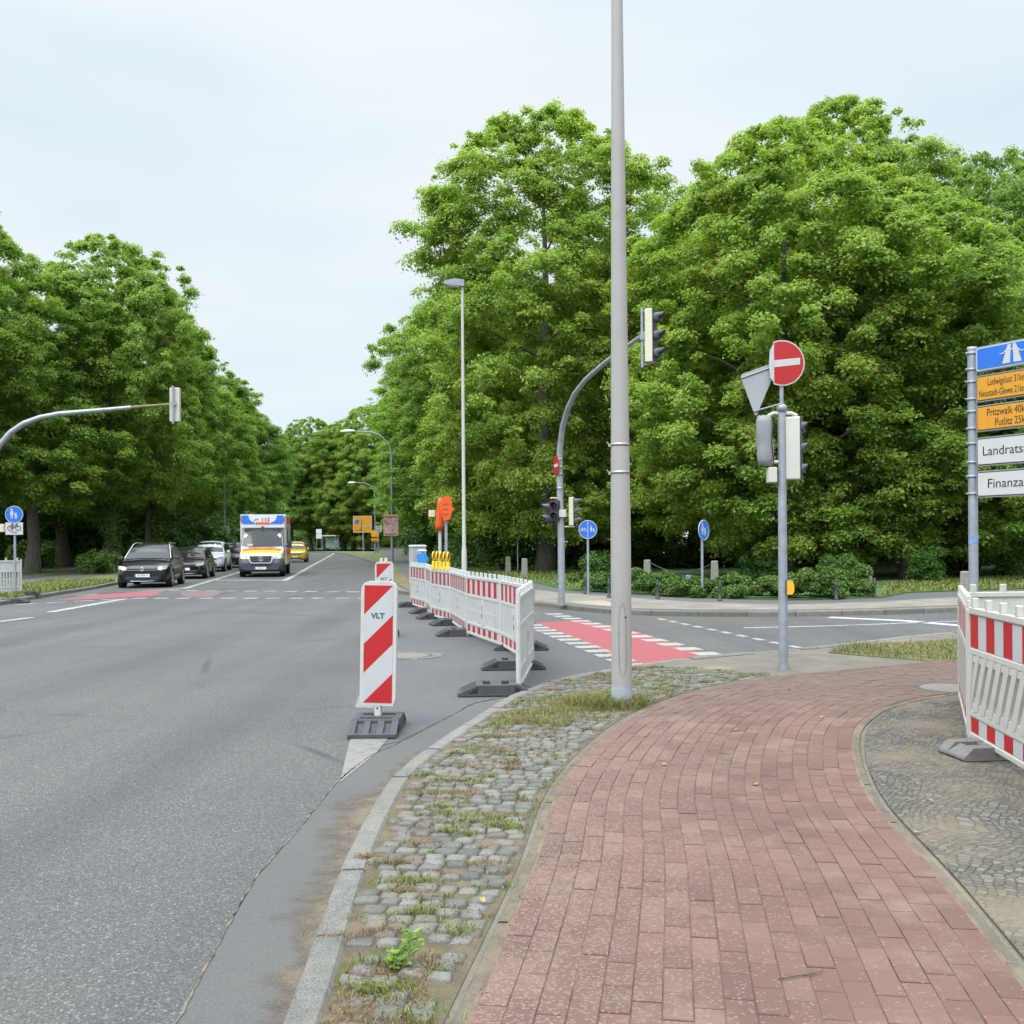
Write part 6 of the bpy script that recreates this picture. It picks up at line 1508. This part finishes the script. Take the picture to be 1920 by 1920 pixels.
# --- ambulance
def ambulance():
    d = 46.6; p = pt(489, 1013, d); o = thing('ambulance', 'white ambulance with orange and yellow bands and blue lamp corners, marked 112', 'ambulance', (p.x, d, 0), RD(10))
    WH = carpaint('ambulance_white', (.62, .63, .63)); OR = simple('band_orange', (.70, .105, .015), .45); YL = simple('band_yellow', (.64, .48, .012), .45); GR = simple('bumper_grey', (.045, .05, .058), .6); BL = simple('lamp_blue', (.02, .14, .72), .25)
    def sec(y, hw, zt, zb, bul=.05): return (y, [(hw * .86, zb), (hw * .97, zb + .06), (hw, zb + .3), (hw, zt - .3), (hw * .975, zt - .08), (hw * .9, zt - .01), (hw * .5, zt + bul * .7), (.001, zt + bul)])
    s = MB(); loft(s, [sec(0, .80, .86, .36), sec(.06, .93, .98, .30), sec(.25, .985, 1.10, .28), sec(.75, 1.0, 1.26, .28), sec(1.0, 1.0, 1.34, .28), sec(1.9, 1.0, 1.4, .28)]); cabn = s.build('cab', WH, o)
    s = MB()
    def cb(y, hw, zt): return (y, [(.985, 1.2), (.985, 1.34), (hw + (.985 - hw) * .5, 1.3 + (zt - 1.3) * .5), (hw, zt - .08), (hw * .9, zt), (.001, zt + .02)])
    loft(s, [cb(.92, .95, 1.36), cb(1.25, .90, 1.95), cb(1.55, .86, 2.28), cb(2.1, .86, 2.34)]); up = s.build('cab_top', WH, o)
    s = MB(); n_ = 7; vs = []
    for f in (.03, .35, .68, .95):
        y = .93 + (1.50 - .93) * f; z = 1.38 + (2.22 - 1.38) * f; hw = .93 * (1 - f) + .83 * f
        for i in range(n_):
            u = i / (n_ - 1) * 2 - 1; vs.append((u * hw, y - .075 + .07 * u * u - .02 * math.sin(PI * f), z + .03))
    s.add(vs, [(a * n_ + i, a * n_ + i + 1, (a + 1) * n_ + i + 1, (a + 1) * n_ + i) for a in range(3) for i in range(n_ - 1)], 0, True); ws = s.build('windscreen', simple('van_glass', (.03, .034, .036), .08, 0, .1, spec=.22), o)
    s = MB(); s.box((-.55, .90, 1.48), (.26, .01, .12), 0); s.build('paper_note', M_SIGNW, ws)
    s = MB()
    for sg in (-1, 1): s.box((sg * .45, .84, 1.355), (.40, .02, .015))
    s.build('wiper', M_TRIM, ws)
    # box body
    s = MB(); s.box((0, 4.15, 1.72), (2.14, 4.7, 2.42)); bx = s.build('box_body', WH, o, .06, 3)
    s = MB(); s.prism([(-1.0, 2.30), (1.0, 2.30), (1.04, 2.62), (1.0, 2.93), (-1.0, 2.93), (-1.04, 2.62)], 1.35, 1.85); hd = s.build('roof_fairing', WH, o, .05, 3)
    for sg in (-1, 1):
        s = MB(); s.prism([(sg * .93, 2.48), (sg * .30, 2.48), (sg * .44, 2.56), (sg * .60, 2.66), (sg * .66, 2.88), (sg * .96, 2.88)], 1.325, 1.352); s.build('blue_lamp', BL, hd, .008)
        s = MB(); s.box((sg * 1.01, 1.5, 2.78), (.05, .05, .16)); s.build('corner_lamp', M_TRIM, hd)
        s = MB(); s.prism([(sg * .965, 2.48), (sg * 1.02, 2.62), (sg * 1.0, 2.86), (sg * .96, 2.70)], 1.33, 1.35); s.build('red_edge', M_REDF, hd)
    s = MB(); s.box((0, 1.335, 2.515), (.62, .03, .09)); s.build('orange_field', OR, hd)
    text('112', .23, simple('pale_red_ink', (.42, .10, .13), .6), hd, T(.12, 1.335, 2.675), 'lettering', 1.2, bold=.006)
    s = MB(); s.tube([(-.40, 1.335, 2.62), (-.36, 1.335, 2.685), (-.29, 1.335, 2.72), (-.21, 1.335, 2.70)], [.03, .018, .018, .03], 8); s.build('handset_symbol', simple('pale_blue_ink', (.15, .25, .6), .6), hd)
    s = MB(); s.box((0, 1.30, 2.335), (.10, .06, .05)); s.build('camera', M_TRIM, hd)
    # hood bands laid on the bonnet
    def hood(y): 
        Y = [.06, .25, .75, 1.0]; Z = [.98, 1.10, 1.26, 1.34]; return float(np.interp(y, Y, Z))
    for m_, y0, y1, w0, w1 in ((YL, .20, .52, .92, .93), (OR, .54, .84, .84, .93)):
        s = MB(); n_ = 9; vs = []
        for y in np.linspace(y0, y1, 5):
            for i in range(n_):
                u = i / (n_ - 1) * 2 - 1; x = u * (w0 + (w1 - w0) * (y - y0) / (y1 - y0)); a = abs(x) / 1.0
                vs.append((x, y, hood(y) + (.05 - .015 * (a / .5) if a < .5 else .035 - .047 * (a - .5) / .4) + .014))
        s.add(vs, [(a * n_ + i, a * n_ + i + 1, (a + 1) * n_ + i + 1, (a + 1) * n_ + i) for a in range(4) for i in range(n_ - 1)], 0, True); s.build('bonnet_band', m_, cabn)
    for sg in (-1, 1):
        for m_, z0, z1 in ((OR, .98, 1.24), (YL, .72, .96)):
            s = MB(); s.box((sg * 1.003, 1.2, (z0 + z1) / 2), (.008, 1.2, z1 - z0)); s.build('side_band', m_, cabn)
            s = MB(); s.box((sg * 1.073, 4.15, (z0 + z1) / 2), (.008, 4.5, z1 - z0)); s.build('side_band', m_, bx)
        s = MB(); s.box((sg * 1.073, 4.3, 2.68), (.008, 4.1, .26)); s.build('roof_band', OR, bx)
        s = MB(); s.box((sg * 1.072, 2.9, 1.95), (.01, .75, .80)); s.build('side_window', M_GLASS, bx)
        q_ = [(sg * .992, 1.05, 1.42), (sg * .992, 1.75, 1.42), (sg * .905, 1.75, 2.12), (sg * .91, 1.45, 2.12)]
        s = MB(); s.add(q_, [(0, 1, 2, 3) if sg > 0 else (3, 2, 1, 0)]); s.build('door_window', M_GLASS, up)
        s = MB(); s.box((sg * 1.16, 1.0, 1.42), (.24, .06, .06)); s.box((sg * 1.27, .98, 1.52), (.16, .14, .34)); s.build('mirror', M_TRIM, o, .02)
        s = MB(); s.add([(sg * .60, .0, .98), (sg * .93, .10, .93), (sg * .985, .34, 1.06), (sg * .90, .12, 1.10), (sg * .62, .03, 1.03), (sg * .6, .12, .98), (sg * .9, .2, .93), (sg * .93, .4, 1.04), (sg * .86, .25, 1.08), (sg * .62, .13, 1.03)], [(0, 1, 2, 3, 4) if sg > 0 else (4, 3, 2, 1, 0)] + [((i + 1) % 5, i, 5 + i, 5 + (i + 1) % 5) for i in range(5)], 0, False, T(0, -.03, -.02)); hl = s.build('headlight', M_HL, o)
        s = MB(); s.lathe([(0, -.015), (.045, -.01), (.055, .02)], 12, 0, T(sg * .74, .0, 1.0), 'y'); s.build('lamp', emit('headlamp_white', (1, .95, .88), 1.6), hl)
        s = MB(); s.lathe([(0, -.02), (.05, -.01), (.06, .02)], 12, 0, T(sg * .76, .0, .58), 'y'); s.build('fog_lamp', M_HL, o)
        for y, wd in ((1.15, .0), (5.0, .04)):
            MM = T(sg * (.90 + wd), y, .35) @ (Matrix.Identity(4) if sg > 0 else Matrix.Diagonal((-1, 1, 1, 1)))
            s = MB(); s.prism(circ(.42, 24), 0, .002, 0, T(sg * (1.006 + wd * 1.8), y, .37, 0, 0, sg * PI / 2)); s.build('wheel_arch', M_TRIM, o)
            s = MB(); s.lathe([(0, -.11), (.34, -.11), (.35, -.06), (.35, .08), (.34, .125), (.22, .125), (0, .10)], 24, 0, MM, 'x'); tw = s.build('wheel', M_TYRE, o)
            s = MB(); s.lathe([(.22, .128), (.20, .132), (.16, .105), (0, .115)], 20, 0, MM, 'x'); s.build('rim', M_RIM, tw)
    s = MB(); loft(s, [(-.10, [(.70, .34), (.80, .40), (.82, .62), (.62, .66), (.001, .68)]), (-.03, [(.86, .27), (.97, .36), (.975, .80), (.66, .84), (.001, .72)]), (.12, [(.95, .25), (1.0, .33), (1.003, .88), (.70, .93), (.001, .75)]), (.5, [(.95, .25), (1.006, .33), (1.008, .80), (.9, .84), (.001, .8)])]); bm = s.build('bumper', GR, o)
    s = MB(); s.prism([(-.52, .76), (-.44, .64), (.44, .64), (.52, .76), (.56, 1.0), (-.56, 1.0)], -.13, .1); gr = s.build('grille_surround', WH, o, .02)
    s = MB(); s.prism([(-.46, .77), (-.40, .69), (.40, .69), (.46, .77), (.49, .97), (-.49, .97)], -.142, -.128); gb = s.build('grille', M_TRIM, gr)
    s = MB()
    for z in (.78, .85, .92): s.box((0, -.146, z), (.88, .008, .018))
    s.build('grille_bar', simple('grille_grey', (.18, .19, .20), .4, .5), gb)
    s = MB(); s.ring((0, -.155, .84), .10, .011, 24, 6)
    for q in range(3): a = PI / 2 + q * 2 * PI / 3; s.tube([(0, -.155, .84), (.10 * math.cos(a), -.155, .84 + .10 * math.sin(a))], [.018, .006], 6)
    s.build('emblem', M_CHROME, gb)
    s = MB(); s.prism([(-.46, .52), (.46, .52), (.40, .64), (-.40, .64)], -.112, -.10); s.build('lower_intake', M_TRIM, bm)
    s = MB(); s.box((-.02, -.115, .42), (.52, .012, .115)); pb = s.build('number_plate', M_PLATE, o); s = MB(); s.box((-.257, -.123, .42), (.045, .004, .11)); s.build('blue_band', M_BLUE, pb); text('LUP RD 112', .085, M_INK, pb, T(.0, -.123, .42), 'lettering', .75)
ambulance()

# --- far away: person at the bend, shelter, bin, notice board
p = at(645.5, 1031.5, 0)
def person(label, x, y, z, rz):
    o = thing('person', label, 'person', (x, y, z), rz)
    J = {'pel': (0, 0, .93), 'sp': (0, 0, 1.12), 'ch': (-.01, 0, 1.34), 'nk': (0, 0, 1.48), 'hd': (0, -.02, 1.58), 'ht': (0, -.01, 1.70),
         'lh': (.09, 0, .90), 'lk': (.11, -.03, .50), 'la': (.12, .04, .08), 'lt': (.12, -.12, .04), 'rh': (-.09, 0, .90), 'rk': (-.10, -.08, .50), 'ra': (-.09, -.02, .08), 'rt': (-.09, -.18, .04),
         'ls': (.18, 0, 1.40), 'le': (.24, .02, 1.12), 'lw': (.24, -.06, .88), 'lf': (.24, -.08, .80), 'rs': (-.18, 0, 1.41), 're': (-.42, -.03, 1.36), 'rw': (-.66, -.05, 1.33), 'rf': (-.76, -.06, 1.32)}
    E = [('pel', 'sp'), ('sp', 'ch'), ('ch', 'nk'), ('nk', 'hd'), ('hd', 'ht'), ('pel', 'lh'), ('lh', 'lk'), ('lk', 'la'), ('la', 'lt'), ('pel', 'rh'), ('rh', 'rk'), ('rk', 'ra'), ('ra', 'rt'), ('ch', 'ls'), ('ls', 'le'), ('le', 'lw'), ('lw', 'lf'), ('ch', 'rs'), ('rs', 're'), ('re', 'rw'), ('rw', 'rf')]
    Rr = {'pel': .14, 'sp': .13, 'ch': .15, 'nk': .055, 'hd': .10, 'ht': .075, 'lh': .09, 'lk': .06, 'la': .04, 'lt': .035, 'rh': .09, 'rk': .06, 'ra': .04, 'rt': .035, 'ls': .065, 'le': .045, 'lw': .032, 'lf': .025, 'rs': .065, 're': .045, 'rw': .032, 'rf': .025}
    ks = list(J); me = bpy.data.meshes.new('body'); me.from_pydata([J[q] for q in ks], [(ks.index(a), ks.index(b)) for a, b in E], []); b = bpy.data.objects.new('body', me); COL.objects.link(b); b.parent = o
    sk = b.modifiers.new('skin', 'SKIN'); 
    if not me.skin_vertices: me.skin_vertices.new()
    for i, q in enumerate(ks): me.skin_vertices[0].data[i].radius = (Rr[q], Rr[q]); me.skin_vertices[0].data[i].use_root = (q == 'pel')
    b.modifiers.new('sub', 'SUBSURF').levels = 2
    me.materials.append(simple('dark_clothes', (.02, .021, .025), .8))
    s = MB(); s.tube([(-.17, 0, 1.41), (-.42, -.03, 1.36), (-.66, -.05, 1.33)], [.085, .065, .05], 10); s.build('pale_sleeve', simple('pale_cloth', (.66, .66, .52), .8), o)
    s = MB(); s.lathe([(.0, .13), (.07, .11), (.105, .04), (.105, -.03), (.0, -.03)], 14, 0, T(0, 0, 1.62)); s.build('hair', simple('hair', (.03, .02, .015), .8), o)
    for sx_, y_ in ((.12, -.06), (-.09, -.12)):
        s = MB(); s.box((sx_, y_, .045), (.11, .28, .09)); s.build('shoe', M_SIGNW, o, .03)
    return o
person('person in dark clothes and white shoes standing at the road edge far away', p.x, p.y, .01, RD(15))
d = 178; q0 = gx(620, d); o = thing('bus_shelter', 'small pale roofed shelter among the far trees past the bend', 'shelter', (q0, d, FS), RD(-20))
s = MB(); s.box((0, 0, 2.55), (2.8, 1.4, .16)); s.build('roof', simple('shelter_roof', (.55, .52, .46), .6), o)
for x_ in (-1.3, 1.3):
    for y_ in (-.6, .6): s = MB(); s.cyl((x_, y_, 0), (x_, y_, 2.5), .04, None, 8); s.build('post', M_GALVD, o)
s = MB(); s.box((0, .62, 1.3), (2.5, .02, 1.9)); s.build('rear_glass', simple('shelter_glass', (.25, .32, .28), .15), o); s = MB(); s.box((0, .3, .48), (2.2, .35, .06)); s.build('bench', M_BARK, o)
d = 160; o = thing('litter_bin', 'blue green litter bin on the verge left of the far person', 'litter bin', (gx(631, d), d, FS), 0)
s = MB(); s.box((0, 0, .95), (.50, .35, .95), 0, None, (.54, .4)); s.build('box', simple('bin_teal', (.10, .24, .27), .6), o, .02); s = MB(); s.cyl((0, .1, 0), (0, .1, 1.0), .05, None, 8); s.build('post', M_GALVD, o); s = MB(); s.box((0, 0, 1.55), (.56, .42, .10)); s.build('lid', simple('bin_lid', (.35, .25, .20), .7), o, .02)
d = 172; p = pt(598, 1001, d); o = thing('notice_board', 'pale blue white notice board between the two far trunks', 'sign', (p.x, d, FS), 0); zc = p.z - FS
s = MB(); s.box((0, 0, zc), (.95, .05, 1.6)); b = s.build('board', simple('board_pale', (.58, .64, .70), .5), o); s = MB(); s.box((0, -.03, zc), (.95, .006, .05)); s.build('divider', M_VIS, b)
for x_ in (-.4, .4): s = MB(); s.cyl((x_, .04, 0), (x_, .04, zc), .035, None, 8); s.build('post', M_GALVD, o)
